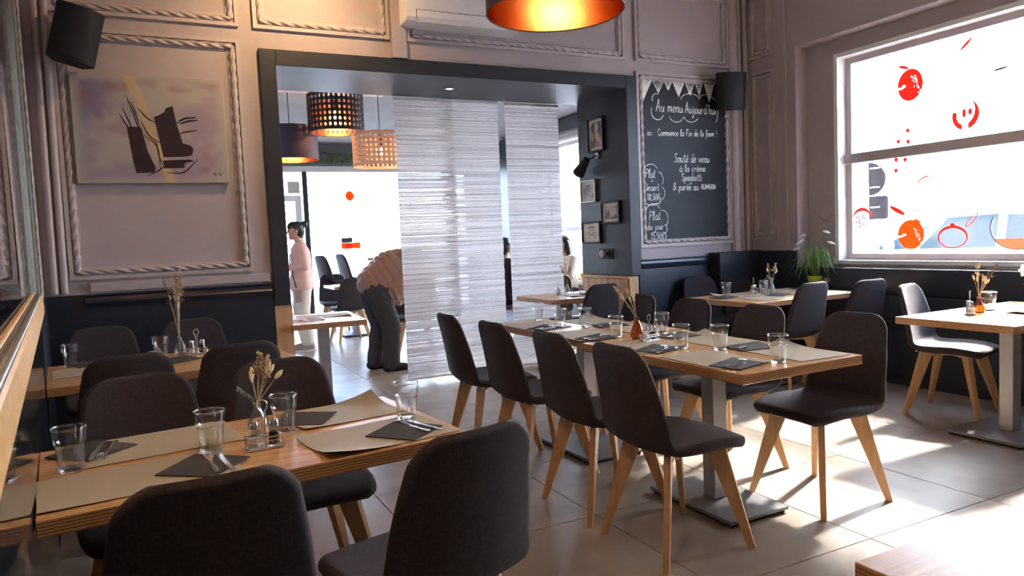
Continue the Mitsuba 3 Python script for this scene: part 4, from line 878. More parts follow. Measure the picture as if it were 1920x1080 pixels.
pendant(1.89, 7.95, 2.56, 0.30, 0.40, SHADE, 'dark perforated drum pendant with glowing gold lining in the back room', 3.1, (36, 6, 0.27), 0.55)
pendant(2.30, 7.72, 2.17, 0.30, 0.35, SHADEC, 'cream perforated drum pendant half behind the curtain', 3.1, (36, 6, 0.25), 0.45, SHADEC)
pendant(1.47, 8.41, 2.31, 0.30, 0.36, SHADEV, 'plain violet drum pendant with copper inside, beside the left jamb in the back room', 3.1, None, 0.5)
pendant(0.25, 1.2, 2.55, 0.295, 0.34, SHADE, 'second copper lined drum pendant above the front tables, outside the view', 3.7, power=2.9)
SP = thing('ceiling_spotlight', 'warm ceiling spotlight aimed at the panelled wall, outside the view', 'lamp')
put(SP, 'housing', cone_between((1.15, 4.55, 3.69), (1.15, 4.62, 3.56), 0.04, 0.05), WHITE)
scene['spotlight_beam'] = {'type': 'spot', 'to_world': T().look_at(origin=[1.15, 4.64, 3.52], target=[1.0, 5.6, 2.75], up=[0, 0, 1]), 'intensity': rgb(*(np.array((1.0, 0.62, 0.30)) * 3.2 * LAMP)), 'cutoff_angle': 66.0, 'beam_width': 20.0}
DL = thing('downlight', 'small round lit downlight in the black soffit of the portal', 'lamp')
put(DL, 'ring', moved(lathe([(0.026, 0), (0.042, -0.001), (0.044, -0.004), (0.028, -0.006), (0.026, 0)], 28), (2.442, 5.998, 2.668)), CHROME)
dl = put(DL, 'lens', moved(tm(np.vstack([[(0.025 * math.cos(a), 0.025 * math.sin(a), 0) for a in np.arange(20) * PI / 10], [(0, 0, 0)]]), [((i + 1) % 20, i, 20) for i in range(20)]), (2.442, 5.998, 2.6655)), None, False)
scene[dl]['emitter'] = {'type': 'area', 'radiance': rgb(60 * LAMP, 46 * LAMP, 30 * LAMP)}

# ------------------------------------------------------------------ panel curtains: horizontal yarns with gaps between them
def curtain(x0, x1, y, label, rag0=0.0, rag1=0.0, seed=1, gap=0.80):
    g = np.random.default_rng(seed); k = thing('panel_curtain', label, 'curtain', 'sheer panel curtains in the portal')
    z = 0.045; xs = 10; VF = {SHEER: ([], []), SHEERG: ([], [])}
    while z < 2.648:
        p = 0.0042 * g.uniform(0.7, 1.5); hgt = p * (1.0 if g.random() > gap else g.uniform(0.72, 0.95))
        a = x0 + rag0 * g.random() ** 1.3; b = x1 - rag1 * g.random() ** 1.3
        V, F = VF[SHEERG if g.random() < 0.27 else SHEER]
        X = np.linspace(a, b, xs); Y = y + 0.006 * np.sin(X * 11 + seed) + 0.0015 * g.random(); s = len(V)
        for zz, dy in ((z, g.normal() * 0.0012), (z + hgt, g.normal() * 0.0012)): V += list(zip(X, Y + dy, np.full(xs, zz)))
        F += [(s + i, s + i + 1, s + xs + i + 1) for i in range(xs - 1)] + [(s + i, s + xs + i + 1, s + xs + i) for i in range(xs - 1)]
        z += p
    put(k, 'sheer_cloth', tm(*VF[SHEER]), SHEER, False); put(k, 'grey_yarn', tm(*VF[SHEERG]), SHEERG, False, stuff=True)
    put(k, 'top_rail', cbox(x0, x1, y - 0.008, y + 0.008, 2.645, 2.668, 0.002), WHITE); put(k, 'weight_bar', cbox(x0, x1, y - 0.004, y + 0.004, 0.030, 0.045, 0.001), WHITE)
curtain(2.075, 2.66, 6.475, 'sheer striped curtain panel on the left, beside the bending man', 0.0, 0.02, 1, 0.10)
curtain(2.485, 3.125, 6.455, 'sheer striped curtain panel with a frayed dark left edge, in the middle', 0.15, 0.01, 2, 0.10)
curtain(3.21, 3.82, 6.475, 'sheer striped curtain panel on the right, behind the portal table', 0.0, 0.0, 3, 0.35)

# ------------------------------------------------------------------ plants
def ribbon(c, w, m_up=(0, 0, 1)):
    c = np.asarray(c, float); t = np.gradient(c, axis=0); s = np.cross(t, m_up); s /= np.linalg.norm(s, axis=1, keepdims=True) + 1e-9
    q = np.linspace(0, 1, len(c)); ww = (w * np.sin(PI * np.clip(0.12 + q * 0.86, 0, 1)) ** 0.8)[:, None]
    V = np.vstack([c - s * ww, c + (0, 0, -0.0015) , c + s * ww]); n = len(c); F = []
    for i in range(n - 1):
        for a in (0, 1): F += [(a * n + i, (a + 1) * n + i, (a + 1) * n + i + 1), (a * n + i, (a + 1) * n + i + 1, a * n + i + 1)]
    return tm(V, F)
PL = thing('potted_plant', 'arching spider plant with white blooms in a lime green pot on the bench ledge', 'plant')
px, py, pz = 5.475, 4.72, 0.723
put(PL, 'pot', moved(lathe([(0, 0), (0.046, 0), (0.050, 0.004), (0.064, 0.135), (0.067, 0.14), (0.060, 0.14), (0.056, 0.12), (0, 0.118)], 32), (px, py, pz)), LIME, 40)
put(PL, 'soil', moved(lathe([(0, 0.128), (0.0575, 0.124)], 24), (px, py, pz)), SOIL)
g = np.random.default_rng(5)
for i in range(46):
    a = g.uniform(0, 2 * PI); R = g.uniform(0.14, 0.30); h = g.uniform(0.10, 0.30)
    dx, dy = math.cos(a) * R, math.sin(a) * R
    if px + dx > 5.52: dx *= 0.25
    o = np.array([px + 0.01 * math.cos(a), py + 0.01 * math.sin(a), pz + 0.12])
    put(PL, 'leaf', ribbon(cr([o, o + (dx * 0.25, dy * 0.25, h * 0.75), o + (dx * 0.65, dy * 0.65, h), o + (dx, dy, h * g.uniform(-0.1, 0.6))], 5), g.uniform(0.005, 0.009)), LEAF, True)
for a, h in ((1.2, 0.40), (3.0, 0.36), (4.4, 0.43), (5.2, 0.33), (2.2, 0.28)):
    o = np.array([px, py, pz + 0.12]); e = o + (min(0.03, 0.12 * math.cos(a)), 0.13 * math.sin(a), h)
    put(PL, 'flower_stem', tube(cr([o, (o + e) / 2 + (0, 0, 0.06), e], 5), 0.002, 5), LEAF)
    put(PL, 'bloom', spike(e, (0.1 * math.cos(a), math.sin(a), -0.1), 0.085, 0.011, 8, 0.35), PETAL, 60)
tumbler(5.455, 4.585, 'clear tumbler on the bench ledge beside the lime green pot', 0.7225)
OR = thing('potted_flower', 'white flower with green leaves on the bench ledge at the right frame edge', 'flower')
ox, oy = 5.47, 2.83
put(OR, 'pot', moved(lathe([(0, 0), (0.045, 0), (0.058, 0.10), (0.052, 0.10), (0, 0.09)], 24), (ox, oy, 0.723)), WHITE, 40)
put(OR, 'flower_stem', tube(cr([(ox, oy, 0.81), (ox - 0.01, oy + 0.03, 0.92), (ox - 0.03, oy + 0.07, 0.95)], 5), 0.003, 6), LEAF)
for i in range(6):
    a = i * 1.05; put(OR, 'petal', spike((ox - 0.03, oy + 0.075, 0.95), (0.15, math.cos(a), math.sin(a)), 0.05, 0.016, 8), PETAL, 60)
for a in (0.6, 1.9, 2.8, 4.2, 5.4): put(OR, 'leaf', ribbon(cr([(ox, oy, 0.81), (ox + 0.02 * math.cos(a), oy + 0.06 * math.sin(a), 0.86), (ox + 0.04 * math.cos(a), oy + 0.12 * math.sin(a), 0.85)], 5), 0.022), LEAF, True)

# ------------------------------------------------------------------ stickers on the big window and the wall swag
import shapely
from shapely import affinity
XD = 5.806
def ell(y, z, ry, rz, rot=0, n=28): return affinity.rotate(sg.Polygon([(y + ry * math.cos(a), z + rz * math.sin(a)) for a in np.arange(n) * 2 * PI / n]), rot)
def sticker(label, *pieces):
    k = thing('window_sticker', label, 'sticker')
    for g_, m in pieces:
        for p in getattr(g_, 'geoms', [g_]):
            if p.area > 1e-6: put(k, 'film', prism(p, 0.0012, 'x', XD), m, False)
g = np.random.default_rng(9)
def tomato(y, z, ry, rz):
    b = ell(y, z, ry, rz).difference(ell(y + ry * 0.8, z - rz * 0.12, ry * 0.25, rz * 0.08)).difference(ell(y + ry * 0.5, z - rz * 0.02, ry * 0.16, rz * 0.10))
    for i in range(20):
        t = g.uniform(-0.75, 0.75); b = b.difference(ell(y - ry * (0.25 + 0.4 * g.random()) + ry * 0.3 * t, z + rz * 0.8 * t, ry * g.uniform(0.03, 0.06), rz * g.uniform(0.03, 0.07)))
    return b
sticker('red tomato sticker high on the window', (tomato(4.003, 2.473, 0.112, 0.132), DECR), (ell(4.06, 2.63, 0.05, 0.012, 20), DECR))
sticker('orange tomato sticker low on the window in front of the parked car', (tomato(4.003, 1.214, 0.118, 0.125), DECO), (ell(3.945, 1.325, 0.03, 0.014, 30), DECO))
for y, z, l in ((4.027, 2.097, 'topmost'), (4.114, 2.016, 'left in the upper pair'), (4.024, 2.003, 'right in the upper pair'), (4.135, 1.863, 'left in the lower pair'), (4.052, 1.855, 'right in the lower pair'), (4.137, 1.771, 'lowest')):
    sticker(f'small red drop sticker, {l} of the falling drops on the window', (shapely.union_all([ell(y, z, 0.017, 0.017), sg.Polygon([(y - 0.008, z - 0.013), (y + 0.008, z - 0.013), (y, z - 0.028)])]), DECR))
hy, hz = 3.54, 2.145
hp = ell(hy, hz, 0.105, 0.115, 15).difference(ell(hy, hz + 0.02, 0.072, 0.095, 15)).difference(sg.box(hy - 0.02, hz - 0.2, hy + 0.03, hz - 0.05)).difference(sg.box(hy + 0.02, hz + 0.03, hy + 0.12, hz + 0.2))
sticker('red split fruit sticker in the upper right of the window', (hp, DECR), (ell(hy + 0.012, hz + 0.015, 0.014, 0.035), DECR), (ell(hy - 0.035, hz + 0.02, 0.014, 0.026), DECR))
ky, kz = 3.645, 1.186
sticker('red outlined pumpkin sticker over the car window', (ell(ky, kz, 0.122, 0.092).difference(ell(ky, kz - 0.006, 0.112, 0.078)), DECR), (ell(ky, kz + 0.098, 0.018, 0.014), DECR))
sticker('slim red leaf sticker near the window head', (ell(3.537, 2.69, 0.012, 0.060, 50), DECR)); sticker('slim grey leaf sticker right of the tomato on the window', (ell(3.277, 2.444, 0.008, 0.053, 85), DECG))
sticker('red chilli sticker above the orange tomato', (affinity.rotate(ell(4.127, 1.425, 0.080, 0.019), 29), DECR))
cy_, cz_ = 4.475, 1.37
sp_ = [(ell(cy_, cz_, 0.095, 0.098).difference(ell(cy_, cz_ - 0.02, 0.098, 0.092)), DECR)]
for i in range(22):
    a, r = g.uniform(0, 2 * PI), g.uniform(0.25, 0.9); sp_.append((ell(cy_ + 0.08 * r * math.cos(a), cz_ - 0.015 + 0.07 * r * math.sin(a), 0.009, 0.004, g.uniform(0, 180)), DECR))
sticker('red speckled fruit slice sticker at the lower left of the window', *sp_)
sticker('thin curved red stroke sticker in the middle of the window', (ell(3.85, 1.60, 0.105, 0.10).difference(ell(3.846, 1.592, 0.101, 0.098)).intersection(sg.box(3.84, 1.64, 3.99, 1.8)), DECR))
sticker('peach bowl sticker at the lower right of the window', (ell(3.155, 1.25, 0.195, 0.165).intersection(sg.box(2.9, 1.0, 3.5, 1.165)), DECP), (ell(3.155, 1.25, 0.201, 0.171).difference(ell(3.155, 1.25, 0.194, 0.164)).intersection(sg.box(2.9, 1.0, 3.5, 1.33)), DECG))
sticker('pale red leaf outline sticker above the pumpkin', (ell(3.493, 1.317, 0.020, 0.068, 43).difference(ell(3.493, 1.317, 0.015, 0.060, 43)), DECR))
SG = thing('wall_swag', 'small dark leafy swag decal on the wall between plant and window', 'decal')
for i in range(15):
    t = i / 14; y, z = 4.86 - 0.168 * t, 1.42 - 0.055 * math.sin(PI * t)
    put(SG, 'leaflet', prism(ell(y, z + (0.006 if i % 2 else -0.006), 0.012, 0.0045, 50 if i % 2 else -40, 8), 0.001, 'x', XG - 0.0012), DECG, False)

# ------------------------------------------------------------------ outside the big window
CA = thing('car', 'silver parked car seen through the big window', 'car')
cx = 8.4
side = [(3.0, 0.35), (2.95, 0.8), (3.15, 0.98), (6.45, 0.93), (7.3, 0.78), (7.45, 0.55), (7.4, 0.28), (3.1, 0.25)]
put(CA, 'body', moved(prism(sg.Polygon(side).buffer(-0.05).buffer(0.05), 1.74, 'x', cx), (0, 0.3, 0)), CARW, 30)
put(CA, 'cabin', moved(hull([(x, y, z) for x, y, z in [(cx + e, y, z) for e in (0.03, 1.71) for y, z in ((3.2, 0.95), (6.35, 0.93))] + [(cx + e, y, z) for e in (0.20, 1.54) for y, z in ((3.75, 1.40), (4.3, 1.47), (5.2, 1.44), (5.45, 1.36))]]), (0, 0.3, 0)), CARW, 30)
def cwin(pts, nm='side_window'):
    f = lambda y, z: cx + 0.03 + (z - 0.94) * 0.33 - 0.006
    put(CA, nm, hull([(f(y, z) + e, y + 0.3, z) for y, z in pts for e in (0, 0.012)]), CARG, False)
cwin([(3.6, 1.02), (4.42, 1.0), (4.45, 1.36), (3.95, 1.34)]); cwin([(4.52, 1.0), (5.42, 0.985), (5.12, 1.35), (4.55, 1.37)]); cwin([(5.52, 0.985), (6.05, 0.975), (5.35, 1.27)])
put(CA, 'windscreen', moved(hull([(cx + 0.15, 6.33, 0.96), (cx + 1.59, 6.33, 0.96), (cx + 0.27, 5.50, 1.36), (cx + 1.47, 5.50, 1.36), (cx + 0.15, 6.31, 0.97), (cx + 1.59, 6.31, 0.97)]), (0, 0.3, 0)), CARG, False)
for y in (3.75, 6.55):
    w = lathe([(0, 0), (0.20, 0), (0.31, 0.01), (0.32, 0.09), (0.30, 0.18), (0, 0.18)], 28)
    for x in (cx - 0.01, cx + 1.57): put(CA, 'wheel', moved(tm(w.vertices[:, [2, 0, 1]] + [x, y, 0.17], w.faces), (0, 0.3, 0)), RUBBER, 40)
put(CA, 'door_mirror', moved(ball((cx - 0.06, 5.75, 1.03), 0.09, 2, (0.7, 0.8, 1)), (0, 0.3, 0)), CARW)
SS = thing('sign_post', 'white street post with grey rounded sign plates outside the window', 'sign')
put(SS, 'post', cbox(6.9, 7.05, 5.215, 5.42, -0.15, 2.35, 0.01), WHITE)
put(SS, 'sign_plate', prism(ell(5.215, 1.79, 0.185, 0.172).intersection(sg.box(4.9, 1.5, 5.215, 2.1)), 0.02, 'x', 6.88), DARKC, False)
put(SS, 'sign_plate', prism(sg.box(5.03, 1.39, 5.214, 1.58).buffer(0.025).intersection(sg.box(4.9, 1.3, 5.215, 1.7)), 0.02, 'x', 6.88), DARKC, False)
for z in (1.90, 1.70, 1.49): put(SS, 'handle', tube(cr([(6.9, 5.19, z), (6.87, 5.18, z), (6.87, 5.10, z), (6.9, 5.09, z)], 4), 0.012, 8), CHROME)

# ------------------------------------------------------------------ people
def skin_of(bones, edge=0.022, it=12, k=20):
    """one continuous surface round tapering bones [(p, r, q, s), ...]"""
    parts = []
    for p, r, q, s in bones:
        a, b = m3.Manifold.sphere(r, k).translate(tuple(map(float, p))), m3.Manifold.sphere(s, k).translate(tuple(map(float, q)))
        parts.append(m3.Manifold.batch_hull([a, b]))
    m = m3.Manifold.batch_boolean(parts, m3.OpType.Add).refine_to_length(edge).to_mesh()
    t = trimesh.Trimesh(m.vert_properties[:, :3], m.tri_verts, process=True)
    trimesh.smoothing.filter_taubin(t, lamb=0.5, nu=0.53, iterations=it)
    return t
def puff(t, amp, fn):
    v = t.vertices; n = t.vertex_normals
    return tm(v + n * (amp * fn(v))[:, None], t.faces)
def hand_bones(w, d, side, curl=0.5, s=1.0):
    """palm, four bent fingers and a thumb from wrist w along d; side points to the thumb"""
    w, d, side = (np.asarray(x, float) for x in (w, d, side)); d /= np.linalg.norm(d); side = side - d * (side @ d); side /= np.linalg.norm(side); nrm = np.cross(d, side)
    B = [(w, 0.020 * s, w + d * 0.05 * s + side * 0.02 * s, 0.014 * s), (w, 0.020 * s, w + d * 0.05 * s - side * 0.02 * s, 0.014 * s)]
    for o, L in ((0.028, 0.065), (0.010, 0.075), (-0.009, 0.070), (-0.027, 0.055)):
        a = w + d * 0.07 * s + side * o * s; b = a + (d * math.cos(curl) - nrm * math.sin(curl)) * L * 0.5 * s; c = b + (d * math.cos(2.2 * curl) - nrm * math.sin(2.2 * curl)) * L * 0.5 * s
        B += [(w + d * 0.04 * s + side * o * 0.8 * s, 0.010 * s, a, 0.009 * s), (a, 0.009 * s, b, 0.0085 * s), (b, 0.0085 * s, c, 0.007 * s)]
    a = w + d * 0.02 * s + side * 0.022 * s; b = a + (side * 0.8 + d * 0.5) * 0.035 * s; c = b + (side * 0.2 + d - nrm * 0.4) * 0.026 * s
    return B + [(a, 0.012 * s, b, 0.010 * s), (b, 0.010 * s, c, 0.008 * s)]
def head_bones(c, f, up=(0, 0, 1)):
    c, f, up = (np.asarray(x, float) for x in (c, f, up)); f /= np.linalg.norm(f); up = up - f * (f @ up); up /= np.linalg.norm(up); s = np.cross(f, up)
    P = lambda a, b, e: c + f * a + up * b + s * e
    B = [(P(-0.02, 0.03, 0), 0.078, P(0.01, 0.02, 0), 0.076), (P(0.02, -0.02, 0), 0.066, P(0.045, -0.075, 0), 0.032), (P(0.085, 0.015, 0), 0.008, P(0.100, -0.018, 0), 0.011), (P(0.072, -0.048, 0.012), 0.009, P(0.072, -0.048, -0.012), 0.009), (P(0.066, -0.082, 0), 0.018, P(0.05, -0.085, 0), 0.02)]
    for e in (-1, 1): B.append((P(-0.012, 0.012, e * 0.076), 0.012, P(-0.016, -0.022, e * 0.074), 0.009))
    return B, P
def face(k, P, tr):
    eyes = cat([ball(P(0.076, 0.012, e * 0.030), 0.0085, 1) for e in (-1, 1)]); put(k, 'eyes', moved(eyes, *tr), DARKC, True)
    put(k, 'eyebrows', moved(cat([tube([P(0.083, 0.032, e * 0.017), P(0.075, 0.034, e * 0.044)], 0.0035, 5) for e in (-1, 1)]), *tr), HAIR, True)
    put(k, 'lips', moved(tube([P(0.074, -0.050, -0.020), P(0.083, -0.049, 0), P(0.074, -0.050, 0.020)], [0.003, 0.006, 0.003], 6), *tr), MAROON, True)
V3 = lambda *a: np.array(a, float)

# the woman standing in the back room
WO = thing('person', 'woman standing in a pink cardigan and cream trousers with hands clasped, hair in a bun', 'person')
tr = ((1.70, 9.50, 0), math.radians(84))
hb, P = head_bones(V3(0, 0.05, 1.535), V3(0, 1, -0.04))
sh = lambda e: V3(e * 0.155, -0.005, 1.345); el = lambda e: V3(e * 0.225, -0.03, 1.09); wr = lambda e: V3(e * 0.055, 0.185, 1.075)
hip = lambda e: V3(e * 0.085, 0, 0.86); kn = lambda e: V3(e * 0.095, 0.03, 0.47); an = lambda e: V3(e * 0.10, -0.02, 0.09)
body = hb + [(V3(0, 0.0, 1.36), 0.05, V3(0, 0.035, 1.47), 0.045), (V3(0, 0, 1.22), 0.10, V3(0, 0, 0.92), 0.11)]
for e in (-1, 1):
    body += [(V3(0, 0, 1.32), 0.07, sh(e), 0.045), (sh(e), 0.045, el(e), 0.036), (el(e), 0.036, wr(e), 0.024), (hip(e), 0.085, kn(e), 0.055), (kn(e), 0.055, an(e), 0.038), (an(e), 0.038, an(e) + (0, 0.10, -0.055), 0.03)]
    body += hand_bones(wr(e), (-e * 0.45, 0.8, -0.1), (-e * 0.3, 0.2, 1), 0.75, 0.95)
put(WO, 'body', moved(skin_of(body, 0.016, 5), *tr), SKIN, True)
cardi = [(V3(0, 0, 1.24), 0.125, V3(0, 0, 1.02), 0.13), (V3(0, -0.0, 1.02), 0.13, V3(0, 0.01, 0.86), 0.155), (V3(-0.05, 0, 1.28), 0.10, V3(0.05, 0, 1.28), 0.10)]
for e in (-1, 1): cardi += [(V3(e * 0.05, 0, 1.33), 0.07, sh(e), 0.06), (sh(e), 0.062, el(e), 0.058), (el(e), 0.058, wr(e) * 0.9 + el(e) * 0.1, 0.040), (V3(e * 0.09, 0, 0.98), 0.10, V3(e * 0.10, 0, 0.84), 0.11)]
t = skin_of(cardi, 0.018, 14)
put(WO, 'cardigan', moved(puff(t, 0.0035, lambda v: np.sin(v[:, 2] * 70 + 6 * meshkit.noise(v * 9)) * meshkit.noise(v * 7, 3)), *tr), PINK, True)
put(WO, 'shirt_collar', moved(skin_of([(V3(-0.05, 0.035, 1.36), 0.024, V3(0.05, 0.035, 1.36), 0.024), (V3(-0.04, -0.02, 1.40), 0.024, V3(0.04, -0.02, 1.40), 0.024), (V3(0, 0.095, 1.30), 0.025, V3(0, 0.03, 1.385), 0.035)], 0.014, 5), *tr), COAT, True)
trs = []
for e in (-1, 1): trs += [(hip(e) + (0, 0, 0.03), 0.115, kn(e), 0.095), (kn(e), 0.095, an(e) + (0, 0, 0.05), 0.082)]
trs.append((V3(-0.05, 0, 0.90), 0.12, V3(0.05, 0, 0.90), 0.12))
t = skin_of(trs, 0.02, 10)
put(WO, 'trousers', moved(puff(t, 0.005, lambda v: np.sin(v[:, 2] * 38 + 9 * meshkit.noise(v * 5)) * meshkit.noise(v * 6, 2)), *tr), TROU, True)
for e in (-1, 1):
    put(WO, 'shoe', moved(skin_of([(an(e) + (0, -0.04, -0.04), 0.046, an(e) + (0, 0.10, -0.052), 0.040), (an(e) + (0, 0.10, -0.052), 0.040, an(e) + (0, 0.155, -0.058), 0.032), (an(e) + (0, -0.03, 0.0), 0.044, an(e) + (0, 0.02, -0.02), 0.044)], 0.014, 5), *tr), SHOEP, True)
    put(WO, 'sole', moved(prism(ell(an(e)[0], 0.035, 0.048, 0.155), 0.018, 'z', 0.0), *tr), WHITE, 30)
h = skin_of([(P(-0.03, 0.045, 0), 0.083, P(0.022, 0.055, 0), 0.070), (P(-0.05, 0.01, 0), 0.072, P(-0.055, -0.045, 0), 0.05), (P(-0.02, 0.03, -0.055), 0.035, P(-0.02, 0.03, 0.055), 0.035), (P(-0.075, 0.06, 0), 0.045, P(-0.125, 0.085, 0), 0.042)], 0.013, 5)
put(WO, 'hair', moved(puff(h, 0.003, lambda v: meshkit.noise(v * 60) - 0.5), *tr), HAIR, True)
face(WO, P, tr)
put(WO, 'strap', moved(tube(cr([(0.06, -0.10, 1.33), (-0.02, 0.125, 1.24), (-0.13, 0.12, 1.0), (-0.17, 0.09, 0.82)]), 0.006, 6), *tr), DARKC)
put(WO, 'phone', moved(cbox(-0.235, -0.222, 0.03, 0.115, 0.64, 0.805, 0.005), *tr), SHOEP)

# the man bending down behind the curtain edge
MN = thing('person', 'man bending over in a brown quilted jacket and grey trousers, head behind the curtain', 'person')
tr = ((2.12, 7.36, 0), math.radians(-90))
hb, P = head_bones(V3(0.0, 0.60, 1.03), V3(0, 0.75, -0.66), V3(0, 0.66, 0.75))
hip = lambda e: V3(e * 0.10, -0.08, 0.86); kn = lambda e: V3(e * 0.115, 0.02 + e * 0.03, 0.47); an = lambda e: V3(e * 0.125, -0.02 + e * 0.05, 0.09)
sh = lambda e: V3(e * 0.19, 0.36, 1.10); el = lambda e: V3(e * 0.24, 0.43, 0.82); wr = lambda e: V3(e * 0.16, 0.55, 0.62)
body = hb + [(V3(0, 0.36, 1.12), 0.06, V3(0, 0.53, 1.06), 0.055), (V3(0, -0.06, 0.92), 0.13, V3(0, 0.32, 1.10), 0.13)]
for e in (-1, 1):
    body += [(V3(0, 0.34, 1.12), 0.09, sh(e), 0.06), (sh(e), 0.055, el(e), 0.045), (el(e), 0.045, wr(e), 0.03), (hip(e), 0.10, kn(e), 0.065), (kn(e), 0.065, an(e), 0.045)] + hand_bones(wr(e), (0, 0.35, -0.9), (-e, 0.3, 0), 0.4)
put(MN, 'body', moved(skin_of(body, 0.02, 6), *tr), SKIN, True)
jk = [(V3(-0.06, -0.07, 0.93), 0.165, V3(-0.05, 0.10, 1.06), 0.185), (V3(0.06, -0.07, 0.93), 0.165, V3(0.05, 0.10, 1.06), 0.185), (V3(0, 0.10, 1.06), 0.195, V3(0, 0.34, 1.10), 0.185), (V3(-0.06, 0.06, 0.88), 0.15, V3(0.06, 0.10, 0.86), 0.15), (V3(0, 0.05, 0.90), 0.17, V3(0, 0.17, 0.80), 0.13), (V3(0, 0.33, 1.12), 0.15, V3(0, 0.47, 1.08), 0.09)]
for e in (-1, 1): jk += [(V3(0, 0.33, 1.10), 0.14, sh(e), 0.10), (sh(e), 0.095, el(e), 0.08), (el(e), 0.08, wr(e) * 0.85 + el(e) * 0.15, 0.055)]
t = skin_of(jk, 0.012, 25)
ax = V3(0, 0.86, 0.42)
put(MN, 'quilted_jacket', moved(puff(t, 0.019, lambda v: np.abs(np.sin((v @ ax + 0.03 * np.sin(v[:, 0] * 9) + 0.05 * meshkit.noise(v * 5)) * 42)) ** 0.5 - 0.6 + 0.5 * (meshkit.fbm(v * 22) - 0.5)), *tr), PUFF, True)
trs = []
for e in (-1, 1): trs += [(hip(e), 0.135, kn(e), 0.098), (kn(e), 0.098, an(e) + (0, 0, 0.0), 0.085)]
trs.append((V3(-0.07, -0.08, 0.88), 0.135, V3(0.07, -0.08, 0.88), 0.135))
t = skin_of(trs, 0.02, 10)
put(MN, 'trousers', moved(puff(t, 0.006, lambda v: np.sin(v[:, 2] * 30 + 9 * meshkit.noise(v * 5)) * meshkit.noise(v * 6, 2)), *tr), GREYT, True)
for e in (-1, 1):
    put(MN, 'shoe', moved(skin_of([(an(e) + (0, -0.05, -0.04), 0.05, an(e) + (0, 0.10, -0.050), 0.042), (an(e) + (0, 0.10, -0.05), 0.042, an(e) + (0, 0.19, -0.058), 0.032), (an(e) + (0, -0.05, -0.065), 0.027, an(e) + (0, 0.18, -0.070), 0.024)], 0.014, 5), *tr), BLACKP, True)
h = skin_of([(P(-0.03, 0.04, 0), 0.086, P(0.02, 0.055, 0), 0.072), (P(-0.04, 0.0, 0), 0.078, P(-0.05, -0.05, 0), 0.055)], 0.014, 5)
put(MN, 'hair', moved(h, *tr), SILVER, True); face(MN, P, tr)

def sitter(x, y, rot, label, top, hair, long=False, glasses=False):
    k = thing('person', label, 'person'); tr = ((x, y, 0), math.radians(rot))
    hb, P = head_bones(V3(0, 0.06, 1.215), V3(0, 1, -0.05))
    sh = lambda e: V3(e * 0.165, 0.0, 1.01); el = lambda e: V3(e * 0.22, 0.10, 0.80); wr = lambda e: V3(e * 0.10, 0.31, 0.80)
    hip = lambda e: V3(e * 0.09, 0.02, 0.545); kn = lambda e: V3(e * 0.11, 0.43, 0.53); an = lambda e: V3(e * 0.11, 0.40, 0.09)
    body = hb + [(V3(0, 0, 1.03), 0.055, V3(0, 0.045, 1.14), 0.048), (V3(0, 0, 0.92), 0.115, V3(0, 0, 0.60), 0.12)]
    cl = [(V3(0, 0, 0.92), 0.135, V3(0, 0, 0.62), 0.15)]; tl = [(V3(-0.05, 0, 0.575), 0.12, V3(0.05, 0, 0.575), 0.12)]
    for e in (-1, 1):
        body += [(V3(0, 0, 1.0), 0.08, sh(e), 0.05), (sh(e), 0.05, el(e), 0.04), (el(e), 0.04, wr(e), 0.027), (hip(e), 0.075, kn(e), 0.06), (kn(e), 0.06, an(e), 0.04), (an(e) + (0, -0.02, -0.04), 0.035, an(e) + (0, 0.13, -0.055), 0.03)] + hand_bones(wr(e), (-e * 0.3, 0.9, -0.05), (-e, 0.2, 0.4), 0.35, 0.95)
        cl += [(V3(0, 0, 0.99), 0.10, sh(e), 0.068), (sh(e), 0.068, el(e), 0.058), (el(e), 0.058, wr(e), 0.042)]; tl += [(hip(e), 0.09, kn(e), 0.078), (kn(e), 0.078, an(e), 0.06)]
    put(k, 'body', moved(skin_of(body, 0.018, 5), *tr), SKIN, True)
    put(k, 'jacket', moved(skin_of(cl, 0.02, 10), *tr), top, True); put(k, 'trousers', moved(skin_of(tl, 0.022, 8), *tr), DARKC, True)
    hbn = [(P(-0.03, 0.045, 0), 0.086, P(0.022, 0.055, 0), 0.072), (P(-0.045, 0.0, 0), 0.08, P(-0.055, -0.05, 0), 0.06)]
    if long:
        for e in (-1, 1): hbn += [(P(-0.02, 0.02, e * 0.055), 0.045, P(-0.04, -0.17, e * 0.07), 0.045), (P(-0.06, -0.02, 0), 0.07, P(-0.075, -0.24, e * 0.03), 0.06)]
    put(k, 'hair', moved(skin_of(hbn, 0.014, 6), *tr), hair, True); face(k, P, tr)
    if glasses:
        m = [tube([P(0.085, 0.015, e * 0.033) + V3(math.cos(a) * 0.024, 0, math.sin(a) * 0.02) for a in np.linspace(0, 2 * PI, 17)], 0.003, 5) for e in (-1, 1)] + [tube([P(0.083, 0.02, e * 0.058), P(-0.01, 0.025, e * 0.085)], 0.003, 5) for e in (-1, 1)]
        put(k, 'sunglasses', moved(cat(m), *tr), PASSE, True)
sitter(5.02, 8.40, 88, 'young woman with long black hair seated by the back room window', COAT, HAIR, True)
sitter(4.20, 7.55, -12, 'person seen as a dark shape through the right hand curtain panel', DARKC, HAIR, True)
sitter(4.05, 8.38, -70, 'person in a dark jacket and pale sunglasses between the two curtain panels', DARKC, HAIR, False, True)

